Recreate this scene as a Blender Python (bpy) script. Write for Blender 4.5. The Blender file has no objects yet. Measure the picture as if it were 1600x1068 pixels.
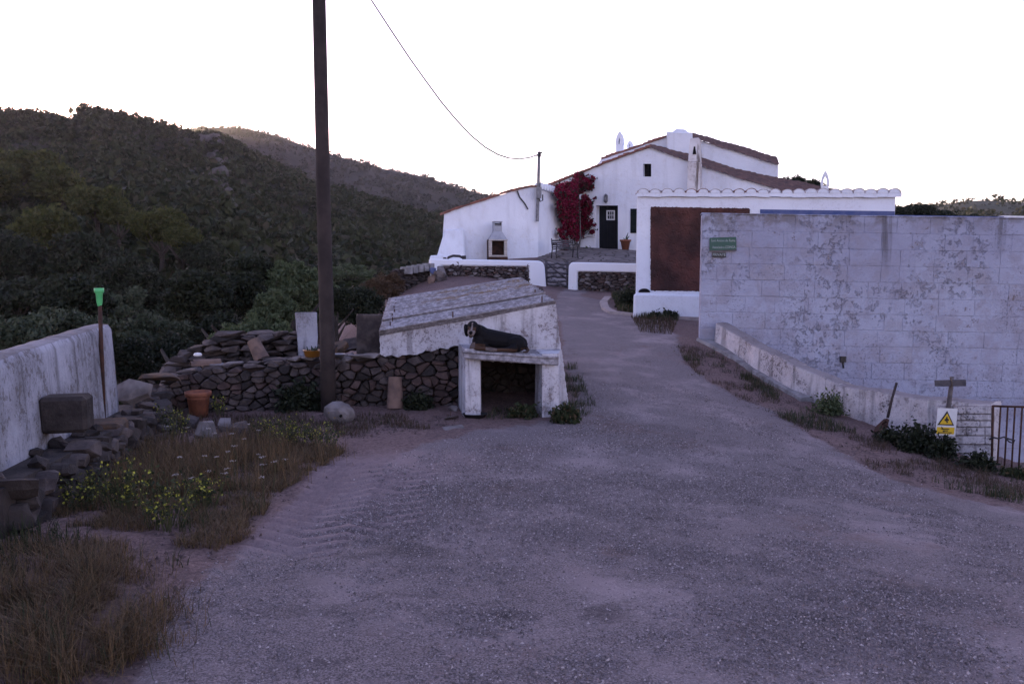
import bpy, bmesh, math, random
import numpy as np
from mathutils import Vector, Matrix, noise as mnoise

# ------------------------------------------------------------------ camera, sky, sun, exposure
SC = bpy.context.scene
COL = SC.collection
R = math.radians
EYE = 1.70                      # eye height above the drive at the photographer's feet
F = 1244.0                      # focal length in photo pixels (1600 wide)
PITCH = R(5.0)
cam_d = bpy.data.cameras.new('camera')
cam_d.sensor_width = 36.0
cam_d.lens = 36.0 * F / 1600.0
cam_d.clip_end = 6000
cam = bpy.data.objects.new('camera', cam_d)
COL.objects.link(cam)
cam.location = (0, 0, EYE)
cam.rotation_euler = (R(90) - PITCH, 0, 0)
SC.camera = cam

SUN_AZ, SUN_EL = R(-29.2), R(8.6)       # just behind the ridge on the left
w = bpy.data.worlds.new('World'); SC.world = w; w.use_nodes = True
nt = w.node_tree; nt.nodes.clear()
sky = nt.nodes.new('ShaderNodeTexSky'); sky.sky_type = 'NISHITA'; sky.sun_disc = False
sky.sun_elevation = SUN_EL; sky.sun_rotation = SUN_AZ % (2 * math.pi)
sky.altitude = 60; sky.air_density = 1.0; sky.dust_density = 0.4; sky.ozone_density = 1.2
tint = nt.nodes.new('ShaderNodeMix'); tint.data_type = 'RGBA'; tint.blend_type = 'MULTIPLY'
tint.inputs[0].default_value = 1.0
tint.inputs[7].default_value = (1.23, 0.88, 1.08, 1)      # the photograph's cool magenta white balance
bg = nt.nodes.new('ShaderNodeBackground'); bg.inputs[1].default_value = 0.15
out = nt.nodes.new('ShaderNodeOutputWorld')
nt.links.new(sky.outputs[0], tint.inputs[6]); nt.links.new(tint.outputs[2], bg.inputs[0])
nt.links.new(bg.outputs[0], out.inputs[0])
sl = bpy.data.lights.new('sun', 'SUN'); sl.energy = 2.0; sl.angle = R(0.53); sl.color = (1.0, 0.74, 0.48)
so = bpy.data.objects.new('sun', sl); COL.objects.link(so)
sdir = Vector((math.sin(SUN_AZ) * math.cos(SUN_EL), math.cos(SUN_AZ) * math.cos(SUN_EL), math.sin(SUN_EL)))
so.rotation_euler = sdir.to_track_quat('Z', 'Y').to_euler()
so.location = sdir * 300
vs = SC.view_settings
vs.view_transform = 'Standard'; vs.look = 'None'; vs.gamma = 1.0; vs.use_curve_mapping = False
vs.exposure = 1.8
SC.cycles.use_denoising = True
SC.cycles.max_bounces = 6; SC.cycles.diffuse_bounces = 3; SC.cycles.volume_bounces = 0
SC.cycles.transparent_max_bounces = 8
SC.cycles.sample_clamp_indirect = 6

# ------------------------------------------------------------------ helpers
rnd = random.Random(7)
def P(px, py, D):
    """photo pixel -> point on that line of sight at distance D along the ground axis y"""
    c, s = math.cos(PITCH), math.sin(PITCH)
    dx, dy, dz = px - 800.0, F * c + (534.0 - py) * s, -F * s + (534.0 - py) * c
    k = D / dy
    return Vector((dx * k, D, EYE + dz * k))
def PZ(px, py, z):
    c, s = math.cos(PITCH), math.sin(PITCH)
    dx, dy, dz = px - 800.0, F * c + (534.0 - py) * s, -F * s + (534.0 - py) * c
    k = (z - EYE) / dz
    return Vector((dx * k, dy * k, z))
def tag(o, label=None, cat=None, group=None, kind=None):
    if label: o['label'] = label
    if cat: o['category'] = cat
    if group: o['group'] = group
    if kind or cat: o['kind'] = kind or 'thing'
    return o
def empty(name, loc, label=None, cat=None, group=None):
    o = bpy.data.objects.new(name, None); COL.objects.link(o)
    o.location = loc; o.empty_display_size = 0.2
    return tag(o, label, cat, group)
def wloc(o):
    v = Vector(o.location)
    while o.parent: o = o.parent; v += Vector(o.location)
    return v
def link(name, me, mat=None, parent=None, loc=(0, 0, 0)):
    """loc is a world position; objects here are only translated, so local = world - parent"""
    o = bpy.data.objects.new(name, me); COL.objects.link(o)
    if mat and not me.materials: me.materials.append(mat)
    if parent is not None:
        o.parent = parent; o.location = Vector(loc) - wloc(parent)
    else: o.location = loc
    return o
class MB:
    def __init__(s): s.v = []; s.f = []
    def add(s, vs, fs):
        b = len(s.v); s.v += [tuple(v) for v in vs]; s.f += [tuple(b + i for i in f) for f in fs]
    def hexa(s, p):      # p: 8 points, bottom ring 0-3, top ring 4-7
        s.add(p, [(3,2,1,0),(4,5,6,7),(0,1,5,4),(1,2,6,5),(2,3,7,6),(3,0,4,7)])
    def box(s, c, size, ax=None):
        c = Vector(c); X, Y, Z = ax if ax else (Vector((1,0,0)), Vector((0,1,0)), Vector((0,0,1)))
        a, b, d = size[0]/2, size[1]/2, size[2]/2
        s.hexa([c-X*a-Y*b-Z*d, c+X*a-Y*b-Z*d, c+X*a+Y*b-Z*d, c-X*a+Y*b-Z*d,
                c-X*a-Y*b+Z*d, c+X*a-Y*b+Z*d, c+X*a+Y*b+Z*d, c-X*a+Y*b+Z*d])
    def prism(s, pts, ext):          # polygon pts (3d) extruded by vector ext
        n = len(pts); ext = Vector(ext); p = [Vector(q) for q in pts]
        s.add(p + [q + ext for q in p], [tuple(range(n-1, -1, -1)), tuple(range(n, 2*n))] +
              [(i, (i+1) % n, n + (i+1) % n, n + i) for i in range(n)])
    def tube(s, pts, rad, n=8, cap=True):
        pts = [Vector(p) for p in pts]; m = len(pts)
        if not isinstance(rad, (list, tuple)): rad = [rad] * m
        rings = []; up = None
        for i, p in enumerate(pts):
            t = (pts[min(i+1, m-1)] - pts[max(i-1, 0)]).normalized()
            if up is None:
                up = Vector((0,0,1)) if abs(t.z) < .9 else Vector((1,0,0))
            a = t.cross(up).normalized(); b = a.cross(t).normalized(); up = b
            rings.append([p + (a*math.cos(2*math.pi*k/n) + b*math.sin(2*math.pi*k/n)) * rad[i] for k in range(n)])
        vs = [v for r in rings for v in r]; fs = []
        for i in range(m-1):
            for k in range(n):
                fs.append((i*n+k, i*n+(k+1) % n, (i+1)*n+(k+1) % n, (i+1)*n+k))
        if cap: fs += [tuple(range(n-1, -1, -1)), tuple(range((m-1)*n, m*n))]
        s.add(vs, fs)
    def lathe(s, c, prof, n=20, axis=None):
        c = Vector(c); vs = []; fs = []; m = len(prof)
        Z = Vector(axis).normalized() if axis is not None else Vector((0,0,1))
        A = Z.orthogonal().normalized(); B = Z.cross(A)
        for r, z in prof:
            for k in range(n):
                t = 2*math.pi*k/n; vs.append(c + A*(r*math.cos(t)) + B*(r*math.sin(t)) + Z*z)
        for i in range(m-1):
            for k in range(n): fs.append((i*n+k, i*n+(k+1) % n, (i+1)*n+(k+1) % n, (i+1)*n+k))
        fs += [tuple(range(n-1, -1, -1)), tuple(range((m-1)*n, m*n))]
        s.add(vs, fs)
    def build(s, name, mat, parent=None, smooth=False, bevel=0, origin=None):
        o0 = Vector(origin) if origin is not None else (wloc(parent) if parent is not None else Vector(s.v[0]))
        me = bpy.data.meshes.new(name)
        me.from_pydata([tuple(Vector(v) - o0) for v in s.v], [], s.f)
        bm = bmesh.new(); bm.from_mesh(me); bmesh.ops.recalc_face_normals(bm, faces=bm.faces)
        if bevel: bmesh.ops.bevel(bm, geom=list(bm.edges), offset=bevel, segments=1, affect='EDGES', clamp_overlap=True)
        bm.to_mesh(me); bm.free()
        if smooth:
            for p in me.polygons: p.use_smooth = True
        return link(name, me, mat, parent, o0)
def npmesh(name, verts, faces, mat, smooth=False, parent=None, nper=4):
    """fast mesh from numpy arrays; faces (n, nper)"""
    me = bpy.data.meshes.new(name)
    verts = np.asarray(verts, np.float32); faces = np.asarray(faces, np.int32)
    me.vertices.add(len(verts)); me.vertices.foreach_set('co', verts.ravel())
    me.loops.add(faces.size); me.loops.foreach_set('vertex_index', faces.ravel())
    me.polygons.add(len(faces)); me.polygons.foreach_set('loop_start', np.arange(0, faces.size, nper, dtype=np.int32))
    me.polygons.foreach_set('use_smooth', np.full(len(faces), smooth, dtype=bool))
    me.update(calc_edges=True); me.validate()
    return link(name, me, mat, parent)
def vnoise(x, y, seed=0):
    """numpy value noise, smooth, about -1..1"""
    x = np.asarray(x, float); y = np.asarray(y, float)
    xi = np.floor(x).astype(np.int64); yi = np.floor(y).astype(np.int64); fx = x - xi; fy = y - yi
    fx = fx*fx*(3-2*fx); fy = fy*fy*(3-2*fy)
    def h(a, b):
        n = (a*374761393 + b*668265263 + seed*1442695041) & 0xffffffff
        n = ((n ^ (n >> 13)) * 1274126177) & 0xffffffff
        return ((n ^ (n >> 16)) & 0xffff) / 32767.5 - 1
    return (h(xi, yi)*(1-fx) + h(xi+1, yi)*fx)*(1-fy) + (h(xi, yi+1)*(1-fx) + h(xi+1, yi+1)*fx)*fy
def fbm(x, y, seed=0, oct=4):
    s = 0; a = .5
    for k in range(oct): s = s + a*vnoise(np.asarray(x)*2**k + 17.3*k, np.asarray(y)*2**k - 9.1*k, seed + k); a *= .5
    return s

# ------------------------------------------------------------------ materials
class NT:
    def __init__(s, name):
        s.m = bpy.data.materials.new(name); s.m.use_nodes = True; s.t = s.m.node_tree; s.t.nodes.clear()
        s.o = s.n('OutputMaterial'); s.b = s.n('BsdfPrincipled'); s.l(s.b.outputs[0], s.o.inputs[0])
        s.geo = s.n('NewGeometry'); s.pos = s.geo.outputs['Position']
    def n(s, k): return s.t.nodes.new('ShaderNode' + k)
    def l(s, a, b): s.t.links.new(a, b)
    def noise(s, scale, detail=4, rough=.6, vec=None, stretch=None):
        n = s.n('TexNoise'); n.inputs['Scale'].default_value = scale; n.inputs['Detail'].default_value = detail
        n.inputs['Roughness'].default_value = rough
        v = vec if vec is not None else s.pos
        if stretch:
            mp = s.n('Mapping'); mp.inputs['Scale'].default_value = stretch; s.l(v, mp.inputs[0]); v = mp.outputs[0]
        s.l(v, n.inputs['Vector']); return n.outputs['Fac']
    def ramp(s, fac, a, b, ca=0, cb=1):
        r = s.n('MapRange'); r.inputs[1].default_value = a; r.inputs[2].default_value = b
        r.inputs[3].default_value = ca; r.inputs[4].default_value = cb; r.interpolation_type = 'SMOOTHSTEP'
        s.l(fac, r.inputs[0]); return r.outputs[0]
    def math(s, op, a, b=None):
        m = s.n('Math'); m.operation = op
        for i, q in enumerate((a, b)):
            if q is None: continue
            if isinstance(q, (int, float)): m.inputs[i].default_value = q
            else: s.l(q, m.inputs[i])
        return m.outputs[0]
    def mix(s, fac, a, b, mode='MIX'):
        m = s.n('Mix'); m.data_type = 'RGBA'; m.blend_type = mode
        if isinstance(fac, (int, float)): m.inputs[0].default_value = fac
        else: s.l(fac, m.inputs[0])
        for i, q in ((6, a), (7, b)):
            if isinstance(q, tuple): m.inputs[i].default_value = (*q[:3], 1)
            else: s.l(q, m.inputs[i])
        return m.outputs[2]
    def col(s, c):
        if isinstance(c, tuple): s.b.inputs['Base Color'].default_value = (*c, 1)
        else: s.l(c, s.b.inputs['Base Color'])
    def bump(s, h, strength=.5, dist=.02):
        b = s.n('Bump'); b.inputs['Strength'].default_value = strength; b.inputs['Distance'].default_value = dist
        s.l(h, b.inputs['Height']); s.l(b.outputs[0], s.b.inputs['Normal'])
    def set(s, rough=.8, spec=.3, metal=0):
        s.b.inputs['Roughness'].default_value = rough; s.b.inputs['Specular IOR Level'].default_value = spec
        s.b.inputs['Metallic'].default_value = metal; return s.m
    def sep(s, i):
        x = s.n('SeparateXYZ'); s.l(s.pos, x.inputs[0]); return x.outputs[i]
M = {}
def simple(name, c1, c2, scale=6, rough=.8, spec=.3, bump=.3, bs=None, dist=.01, metal=0, detail=5, lo=.35, hi=.65):
    t = NT(name); f = t.noise(scale, detail)
    t.col(t.mix(t.ramp(f, lo, hi), c1, c2))
    if bump: t.bump(t.noise(bs or scale*6, 4), bump, dist)
    M[name] = t.set(rough, spec, metal); return M[name]
def whitewash(name, base, dirt, under, dirt_amt=.5, under_amt=.3, scale=1.0, streak=0, bump=.5, speck=0, dist=.02, top=0):
    t = NT(name)
    big = t.noise(.8*scale, 5, .65); mid = t.noise(4*scale, 6, .7)
    c = t.mix(t.ramp(big, .3, .75, 0, dirt_amt), base, dirt)
    c = t.mix(t.ramp(mid, .58, .75, 0, dirt_amt*.8), c, dirt)
    if streak:
        st = t.noise(3.2*scale, 4, .6, stretch=(1, 1, .1))
        c = t.mix(t.ramp(st, .51, .64, 0, streak), c, tuple(x*.35 for x in under))
    pk = t.noise(7*scale, 8, .75)
    msk = t.math('MULTIPLY', t.ramp(pk, .53, .58), t.ramp(big, .42, .56))
    c = t.mix(t.math('MULTIPLY', msk, under_amt), c, under)
    if speck:
        sp = t.noise(22*scale, 3, .7)
        c = t.mix(t.math('MULTIPLY', t.ramp(sp, .56, .62), t.ramp(big, .42, .58, speck*.25, speck)), c, tuple(x*.3 for x in under))
    if top:      # dirt that settles on upward faces
        sx = t.n('SeparateXYZ'); t.l(t.geo.outputs['True Normal'], sx.inputs[0]); c = t.mix(t.ramp(sx.outputs[2], .55, .8, 0, top), c, under)
    t.col(c)
    h = t.math('ADD', t.math('MULTIPLY', mid, .8), t.math('MULTIPLY', t.noise(40*scale, 4), .25))
    h = t.math('SUBTRACT', h, t.math('MULTIPLY', msk, .25*under_amt))
    t.bump(h, bump, dist)
    M[name] = t.set(.9, .15); return M[name]
whitewash('wash_house', (.77,.79,.86), (.63,.645,.72), (.55,.52,.50), .75, .25, .7, streak=.10, bump=.6, dist=.06)
whitewash('wash_fresh', (.80,.82,.88), (.72,.74,.80), (.6,.58,.55), .4, .05, .8, bump=.25, dist=.02)
whitewash('wash_barn', (.75,.77,.84), (.61,.62,.69), (.40,.37,.38), .45, .15, .8, bump=.35, speck=.12)
whitewash('wash_wall', (.50,.50,.575), (.36,.35,.44), (.27,.23,.22), .75, .75, .9, streak=0, bump=.6, speck=.75)
whitewash('wash_low', (.62,.585,.61), (.40,.365,.385), (.22,.185,.185), .7, .8, 1.6, streak=.45, bump=.9, speck=1.0, dist=.05, top=.85)
whitewash('wash_left', (.40,.40,.46), (.17,.165,.185), (.15,.135,.135), 1.0, .9, 1.5, streak=.5, bump=.7, speck=.5, top=.6)
whitewash('wash_kennel', (.58,.57,.62), (.34,.315,.35), (.16,.12,.12), .85, .7, 1.8, streak=.45, bump=.8, speck=.6)
simple('stone', (.045,.036,.037), (.105,.084,.080), 5, .9, .2, .8, 30, .012)
simple('stone_red', (.050,.034,.033), (.098,.066,.060), 5, .9, .2, .8, 30, .012)
simple('stone_pale', (.21,.185,.185), (.11,.095,.095), 4, .9, .2, .8, 25, .012)
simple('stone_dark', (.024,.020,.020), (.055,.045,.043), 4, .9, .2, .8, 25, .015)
simple('stone_orange', (.105,.062,.038), (.055,.042,.036), 5, .9, .2, .7, 25, .012)
simple('earth_core', (.03,.022,.02), (.045,.032,.03), 6, .95, .1, .6, 20, .02)
simple('terracotta', (.25,.095,.055), (.17,.065,.045), 9, .8, .3, .2, 60, .004)
simple('tile_pale', (.19,.125,.10), (.11,.075,.065), 7, .85, .25, .3, 50, .004)
simple('roof_tile', (.15,.085,.072), (.085,.055,.052), 3.0, .9, .2, .8, 14, .03)
simple('roof_edge', (.26,.11,.085), (.14,.075,.065), 6, .9, .2, .6, 20, .02)
simple('pole_wood', (.026,.020,.020), (.048,.036,.034), 3, .85, .25, .6, 30, .006)
simple('grey_wood', (.085,.075,.078), (.15,.13,.13), 7, .9, .2, .6, 40, .006)
simple('gate_wood', (.05,.05,.06), (.10,.09,.10), 7, .9, .2, .5, 40, .006)
simple('iron', (.030,.028,.032), (.065,.055,.055), 12, .6, .5, .3, 60, .002, .6)
simple('iron_grey', (.12,.12,.14), (.20,.20,.22), 8, .5, .5, .2, 60, .002, .5)
simple('rust', (.085,.040,.028), (.045,.026,.022), 14, .8, .3, .4, 80, .002, .3)
simple('door_paint', (.004,.005,.009), (.007,.008,.013), 5, .6, .15, .1, 40, .003)
simple('shutter_paint', (.004,.008,.009), (.008,.012,.013), 5, .6, .15, .1, 40, .003)
simple('black_hole', (.008,.008,.01), (.012,.011,.012), 3, .9, .1, 0)
simple('blue_paint', (.06,.085,.21), (.10,.12,.24), 4, .8, .2, .3, 30, .005)
simple('concrete', (.30,.29,.30), (.18,.17,.175), 5, .9, .2, .6, 35, .008)
simple('step_red', (.16,.075,.06), (.10,.055,.05), 5, .85, .2, .3, 30, .005)
simple('rusty_panel', (.115,.050,.043), (.046,.026,.025), 1.3, .95, .1, 1.0, 9, .03, lo=.3, hi=.7)
simple('white_paint', (.75,.75,.76), (.62,.62,.64), 8, .6, .4, .1, 40, .003)
simple('hood_metal', (.27,.28,.33), (.36,.37,.42), 3, .5, .4, .15, 30, .004)
simple('rope', (.09,.07,.055), (.14,.11,.09), 20, .9, .1, 0)
simple('cable', (.02,.018,.02), (.03,.026,.028), 20, .6, .3, 0)
# ------------------------------------------------------------------ ground heights
CTRL = [  # photo pixel + distance on the ground
 (800,1068,3.2),(300,1068,3.2),(1400,1068,3.25),(800,850,5.15),(450,850,5.1),(1200,850,5.4),(1550,860,5.6),
 (800,700,8.5),(600,690,8.7),(1000,720,8.2),(1250,740,8.6),(740,655,10.4),(900,600,12.7),(1000,650,10.8),
 (940,533,17.2),(1094,533,17.2),(1180,585,14.9),(1300,640,13.0),(1450,690,11.3),(1560,730,10.5),(1600,735,10.4),
 (920,490,22.2),(1000,492,22.0),(890,455,29.1),(990,460,28.0),(870,452,30.0),
 (513,637,11.2),(640,633,11.4),(400,638,11.3),(300,642,11.2),(230,665,10.2),(200,700,8.8),(130,800,5.9),(60,798,5.5),(5,800,5.3),
 (880,412,36.0),(950,392,41.0),(1000,393,41.0),(700,412,37.0),(760,408,36.6),(830,408,36.4)]
pts = [tuple(P(*c)) for c in CTRL]
pts += [(-6,-3,0.05),(0,-3,0.0),(6,-3,-.05),(-6,1,0),(0,0,0),(6,1,-.05),(12,4,-.6),(14,12,-1.3),(-5.6,6.0,.02),(-6.4,9.5,-.05),
        (-9,4,-.6),(-13,6,-3.2),(-13,12,-4.2),(-16,20,-7),(-16,0,-2),(-10,16,-3.4),(-4,14.5,-.1),(-6,14.5,-.6),(-9,24,-4.6),(-4.5,20,-.2),(-14,34,-8),
        (-2.5,18,.15),(-3.2,24,.55),(-4.6,30,1.0),(-8,32,-2.5),(12,22,.3),(16,30,1.0),(16,44,2.2),(6,48,3.0),(-3,48,2.6),(-10,46,-1.5)]
pts = np.array(pts)
def _U(r2): return np.where(r2 > 1e-9, r2*np.log(np.maximum(r2, 1e-9)), 0)
_n = len(pts); _X = pts[:, :2]
_K = _U(((_X[:, None]-_X[None])**2).sum(-1)) + np.eye(_n)*1.2
_Pm = np.c_[np.ones(_n), _X]
_A = np.zeros((_n+3, _n+3)); _A[:_n, :_n] = _K; _A[:_n, _n:] = _Pm; _A[_n:, :_n] = _Pm.T
_w = np.linalg.solve(_A, np.r_[pts[:, 2], 0, 0, 0])
def G0(x, y):
    x = np.asarray(x, float); y = np.asarray(y, float)
    s = _w[_n] + _w[_n+1]*x + _w[_n+2]*y
    for i in range(_n): s = s + _w[i]*_U((x-_X[i, 0])**2 + (y-_X[i, 1])**2)
    return s
def gz(x, y): return float(G0(x, y))
def gp(px, py, D):                       # ground point under a photo pixel column at distance D
    p = P(px, py, D); return Vector((p.x, p.y, gz(p.x, p.y)))
def ground_hit(px, py):                  # where the line of sight meets the ground
    lo = 2.0
    for k in range(900):
        D = lo + k*.05; p = P(px, py, D)
        if p.z < gz(p.x, p.y): return Vector((p.x, p.y, gz(p.x, p.y)))
    return None
def inpoly(x, y, poly):
    x = np.asarray(x); y = np.asarray(y); c = np.zeros(x.shape, bool); n = len(poly)
    for i in range(n):
        x1, y1 = poly[i]; x2, y2 = poly[(i+1) % n]
        if y1 == y2: continue
        t = ((y1 > y) != (y2 > y)) & (x < (x2-x1)*(y-y1)/(y2-y1)+x1); c ^= t
    return c
# edge of the gravel drive, traced on the ground
EDGE_L = [(190,1068),(260,980),(320,900),(420,850),(520,790),(600,720),(680,690),(760,672),(880,655),(905,620),(880,560),(876,510),(868,470)]
EDGE_R = [(905,462),(945,470),(960,488),(1030,500),(1060,530),(1065,560),(1110,600),(1200,640),(1290,690),(1370,740),(1480,775),(1600,800)]
dl = [ground_hit(*q) for q in EDGE_L]; dr = [ground_hit(*q) for q in EDGE_R]
DRIVE = [(-1.9, -4)] + [(v.x, v.y) for v in dl] + [(2.0, 30.4), (2.9, 30.4)] + [(v.x, v.y) for v in dr] + [(7, 4.5), (9, -4)]
xs = np.concatenate([np.arange(-18, -5.5, .25), np.arange(-5.5, 7, .045), np.arange(7, 20, .25)])
ys = [-4.0]
while ys[-1] < 50: ys.append(ys[-1] + (0.2 if ys[-1] < 2.6 else max(.035, .0075*ys[-1])))
ys = np.array(ys); gx, gy = np.meshgrid(xs, ys)
z = G0(gx, gy)
near = np.clip(1.3 - gy/40, .3, 1)
z = z + .020*fbm(gx*1.1, gy*1.1, 3)*near + .010*fbm(gx*5, gy*5, 8)*near
# loose soil on the left is rougher, with the tread of a tractor tyre pressed into it
T0, T1 = ground_hit(560, 716), ground_hit(440, 880); U0, U1 = ground_hit(640, 730), ground_hit(585, 850)
def tread(a, b, half, ph):
    ax = Vector((b.x-a.x, b.y-a.y)); L = ax.length; ax /= L; nx = Vector((-ax.y, ax.x))
    s = (gx-a.x)*ax.x + (gy-a.y)*ax.y; t = (gx-a.x)*nx.x + (gy-a.y)*nx.y + .05*fbm(gx*2, gy*2, 31)
    m = np.clip((half-np.abs(t))/.08, 0, 1)*np.clip(s/.3, 0, 1)*np.clip((L-s)/.4, 0, 1)
    return m*(.052*np.abs(np.sin(math.pi*(s + .6*np.abs(t-.02) + ph)/.19))**1.5 - .04), m
h1, m1 = tread(T0, T1, .36, 0); h2, m2 = tread(U0, U1, .30, .06)
z = z + h1 + h2
soil = ~inpoly(gx + .12*fbm(gx*2.2, gy*2.2, 5), gy + .2*fbm(gx*1.7, gy*1.7, 6), DRIVE)
z = z + np.where(soil, .025*fbm(gx*6, gy*6, 12)*near, .004*fbm(gx*18, gy*18, 13)*near)
pen_poly = [(4.25, 17.5), (12.5, 16.75), (20.5, 16.0), (20.5, 9.6), (7.0, 10.8), (6.15, 11.6), (4.75, 14.25)]
pen = inpoly(gx, gy, pen_poly)
ny, nx_ = gx.shape
idx = np.arange(ny*nx_).reshape(ny, nx_)
quads = np.stack([idx[:-1, :-1], idx[:-1, 1:], idx[1:, 1:], idx[1:, :-1]], -1).reshape(-1, 4)
cs = soil[:-1, :-1].reshape(-1); cpen = pen[:-1, :-1].reshape(-1)

t = NT('ground')                         # packed grey grit over reddish earth
att = t.n('Attribute'); att.attribute_name = 'soil'
big = t.noise(.55, 5, .6); mid = t.noise(2.6, 6, .68); fine = t.noise(26, 5, .8); grit = t.noise(95, 3, .75)
edge = t.ramp(t.math('ADD', att.outputs['Fac'], t.math('MULTIPLY', t.math('SUBTRACT', mid, .5), 1.9)), .3, .75)
earth_p = t.math('MULTIPLY', t.ramp(big, .50, .64), t.ramp(mid, .44, .60))
gcol = t.mix(t.ramp(grit, .36, .66), (.088,.070,.071), (.30,.245,.25))
gcol = t.mix(t.ramp(fine, .30, .52, .55, 0), gcol, (.035,.030,.033))
gcol = t.mix(t.ramp(mid, .55, .66, 0, .75), gcol, (.050,.040,.041))
dust = t.noise(1.3, 6, .65)
gcol = t.mix(t.ramp(dust, .46, .68, 0, .6), gcol, (.37,.295,.30))
ecol = t.mix(t.ramp(fine, .35, .65), (.095,.060,.056), (.22,.145,.135))
ecol = t.mix(t.ramp(mid, .5, .72, 0, .6), ecol, (.060,.042,.038))
c = t.mix(t.math('MULTIPLY', earth_p, .75), gcol, ecol)
c = t.mix(edge, c, ecol)
att2 = t.n('Attribute'); att2.attribute_name = 'dusty'
c = t.mix(t.math('MULTIPLY', att2.outputs['Fac'], .8), c, t.mix(fine, (.20,.14,.14), (.32,.24,.24)))
att3 = t.n('Attribute'); att3.attribute_name = 'stain'
c = t.mix(t.math('MULTIPLY', att3.outputs['Fac'], t.ramp(fine, .3, .6, 1, .55)), c, (.030,.024,.026))
t.col(c)
vor = t.n('TexVoronoi'); vor.inputs['Scale'].default_value = 60; t.l(t.pos, vor.inputs['Vector'])
hh = t.math('ADD', t.math('MULTIPLY', grit, .5), t.math('MULTIPLY', fine, 1.0))
hh = t.math('ADD', hh, t.math('MULTIPLY', vor.outputs['Distance'], -.5))
t.bump(hh, .9, .012)
M['ground'] = t.set(.92, .25)
verts = np.stack([gx, gy, z], -1).reshape(-1, 3)
dusty = (np.clip(m1+m2, 0, 1) + np.clip(1-((gx-T0.x-.5)**2/1.2+(gy-T0.y+.2)**2/.5), 0, 1)*.8).clip(0, 1).reshape(-1)
STN = [(800,965,40,12,.9),(945,966,34,8,.8),(640,860,60,12,.8),(560,870,40,8,.6),(1290,965,70,14,.45),(1110,690,60,10,.35),(880,820,50,8,.3),(800,760,40,8,.3),(700,770,40,8,.35),(1040,670,50,6,.3),(1000,900,70,8,.25),(480,960,90,14,.4),(1450,930,110,16,.4),(1250,935,30,6,.6),(610,930,70,10,.4)]
stain = np.zeros_like(gx)
for (px, py, a, b_, k) in STN:
    c0, cx_, cy_ = ground_hit(px, py), ground_hit(px+a, py), ground_hit(px, py+b_); ra_, rb_ = abs(cx_.x-c0.x), abs(cy_.y-c0.y)
    e = ((gx-c0.x)/ra_)**2 + ((gy-c0.y)/rb_)**2 + 1.6*fbm(gx*6, gy*6, px) + .8*fbm(gx*18, gy*18, py); stain = np.maximum(stain, k*np.clip(1.35-e, 0, 1))
stain = stain.reshape(-1)
def ground_part(name, mask, kind='structure'):
    q = quads[mask]; used = np.unique(q); remap = np.full(len(verts), -1); remap[used] = np.arange(len(used))
    o = npmesh(name, verts[used], remap[q], M['ground'], True)
    a = o.data.attributes.new('soil', 'FLOAT', 'POINT'); a.data.foreach_set('value', soil_s.reshape(-1)[used].astype(np.float32))
    a = o.data.attributes.new('dusty', 'FLOAT', 'POINT'); a.data.foreach_set('value', dusty[used].astype(np.float32))
    a = o.data.attributes.new('stain', 'FLOAT', 'POINT'); a.data.foreach_set('value', stain[used].astype(np.float32))
    return tag(o, kind=kind)
soil_s = soil.astype(float)
for k in range(9):
    p = np.pad(soil_s, 1, mode='edge'); soil_s = (p[:-2, 1:-1]+p[2:, 1:-1]+p[1:-1, :-2]+p[1:-1, 2:]+p[1:-1, 1:-1])/5
ground_part('ground', cs & ~cpen)
ground_part('driveway', ~cs & ~cpen)

# ------------------------------------------------------------------ valley, hills and horizon
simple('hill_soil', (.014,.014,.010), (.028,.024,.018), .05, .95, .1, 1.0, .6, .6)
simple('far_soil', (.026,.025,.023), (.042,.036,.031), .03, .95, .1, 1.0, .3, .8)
simple('field_soil', (.060,.058,.040), (.115,.085,.065), .012, .95, .1, .6, .2, .6, lo=.42, hi=.58)
def interp_sky(sk, px): a = np.array(sk, float); return np.interp(px, a[:, 0], a[:, 1])
def hill(name, sky_pts, pxs, D_R, zfloor, s0, s1, mat, nz, prof_pow, seed, nrow=90, back=.35):
    S = np.linspace(s0, s1, nrow); pxs = np.asarray(pxs, float)
    V = np.zeros((nrow, len(pxs), 3))
    for j, px in enumerate(pxs):
        D = D_R(px) if callable(D_R) else D_R
        r = P(px, interp_sky(sky_pts, px), D)
        for i, s in enumerate(S):
            if s <= 1:
                u = np.clip((s-s0)/(1-s0), 0, 1); pr = u**prof_pow
            else: pr = 1 - (1-back)*np.clip((s-1)/(s1-1), 0, 1)
            V[i, j] = (r.x*s, D*s, zfloor + (r.z-zfloor)*pr)
    amp = np.clip(1-np.abs(S-1)*.0, 0, 1)[:, None]*np.clip((S-s0)*6, 0, 1)[:, None]*np.where(np.abs(S-1) < .08, .25, 1)[:, None]
    V[:, :, 2] += nz*amp*fbm(V[:, :, 0]/(nz*9), V[:, :, 1]/(nz*9), seed)
    n0, n1 = nrow, len(pxs); ii = np.arange(n0*n1).reshape(n0, n1)
    q = np.stack([ii[:-1, :-1], ii[:-1, 1:], ii[1:, 1:], ii[1:, :-1]], -1).reshape(-1, 4)
    o = npmesh(name, V.reshape(-1, 3), q, mat, True); tag(o, kind='structure')
    return o, V
SKY_NEAR = [(-900,330),(-500,240),(-250,200),(-80,182),(0,181),(40,178),(70,181),(100,191),(118,189),(140,174),(165,177),(200,187),(230,194),(300,215),(330,213),(350,217),
            (380,236),(400,246),(440,264),(500,291),(560,306),(640,328),(700,342),(760,356),(820,375),(900,395),(1050,410),(1300,424)]
SKY_FAR = [(60,270),(200,222),(250,206),(290,199),(330,198),(380,200),(440,214),(470,226),(510,240),(600,265),(660,276),(700,288),(740,300),(775,307),(820,322),(900,345),(1050,372),(1200,390)]
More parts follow.
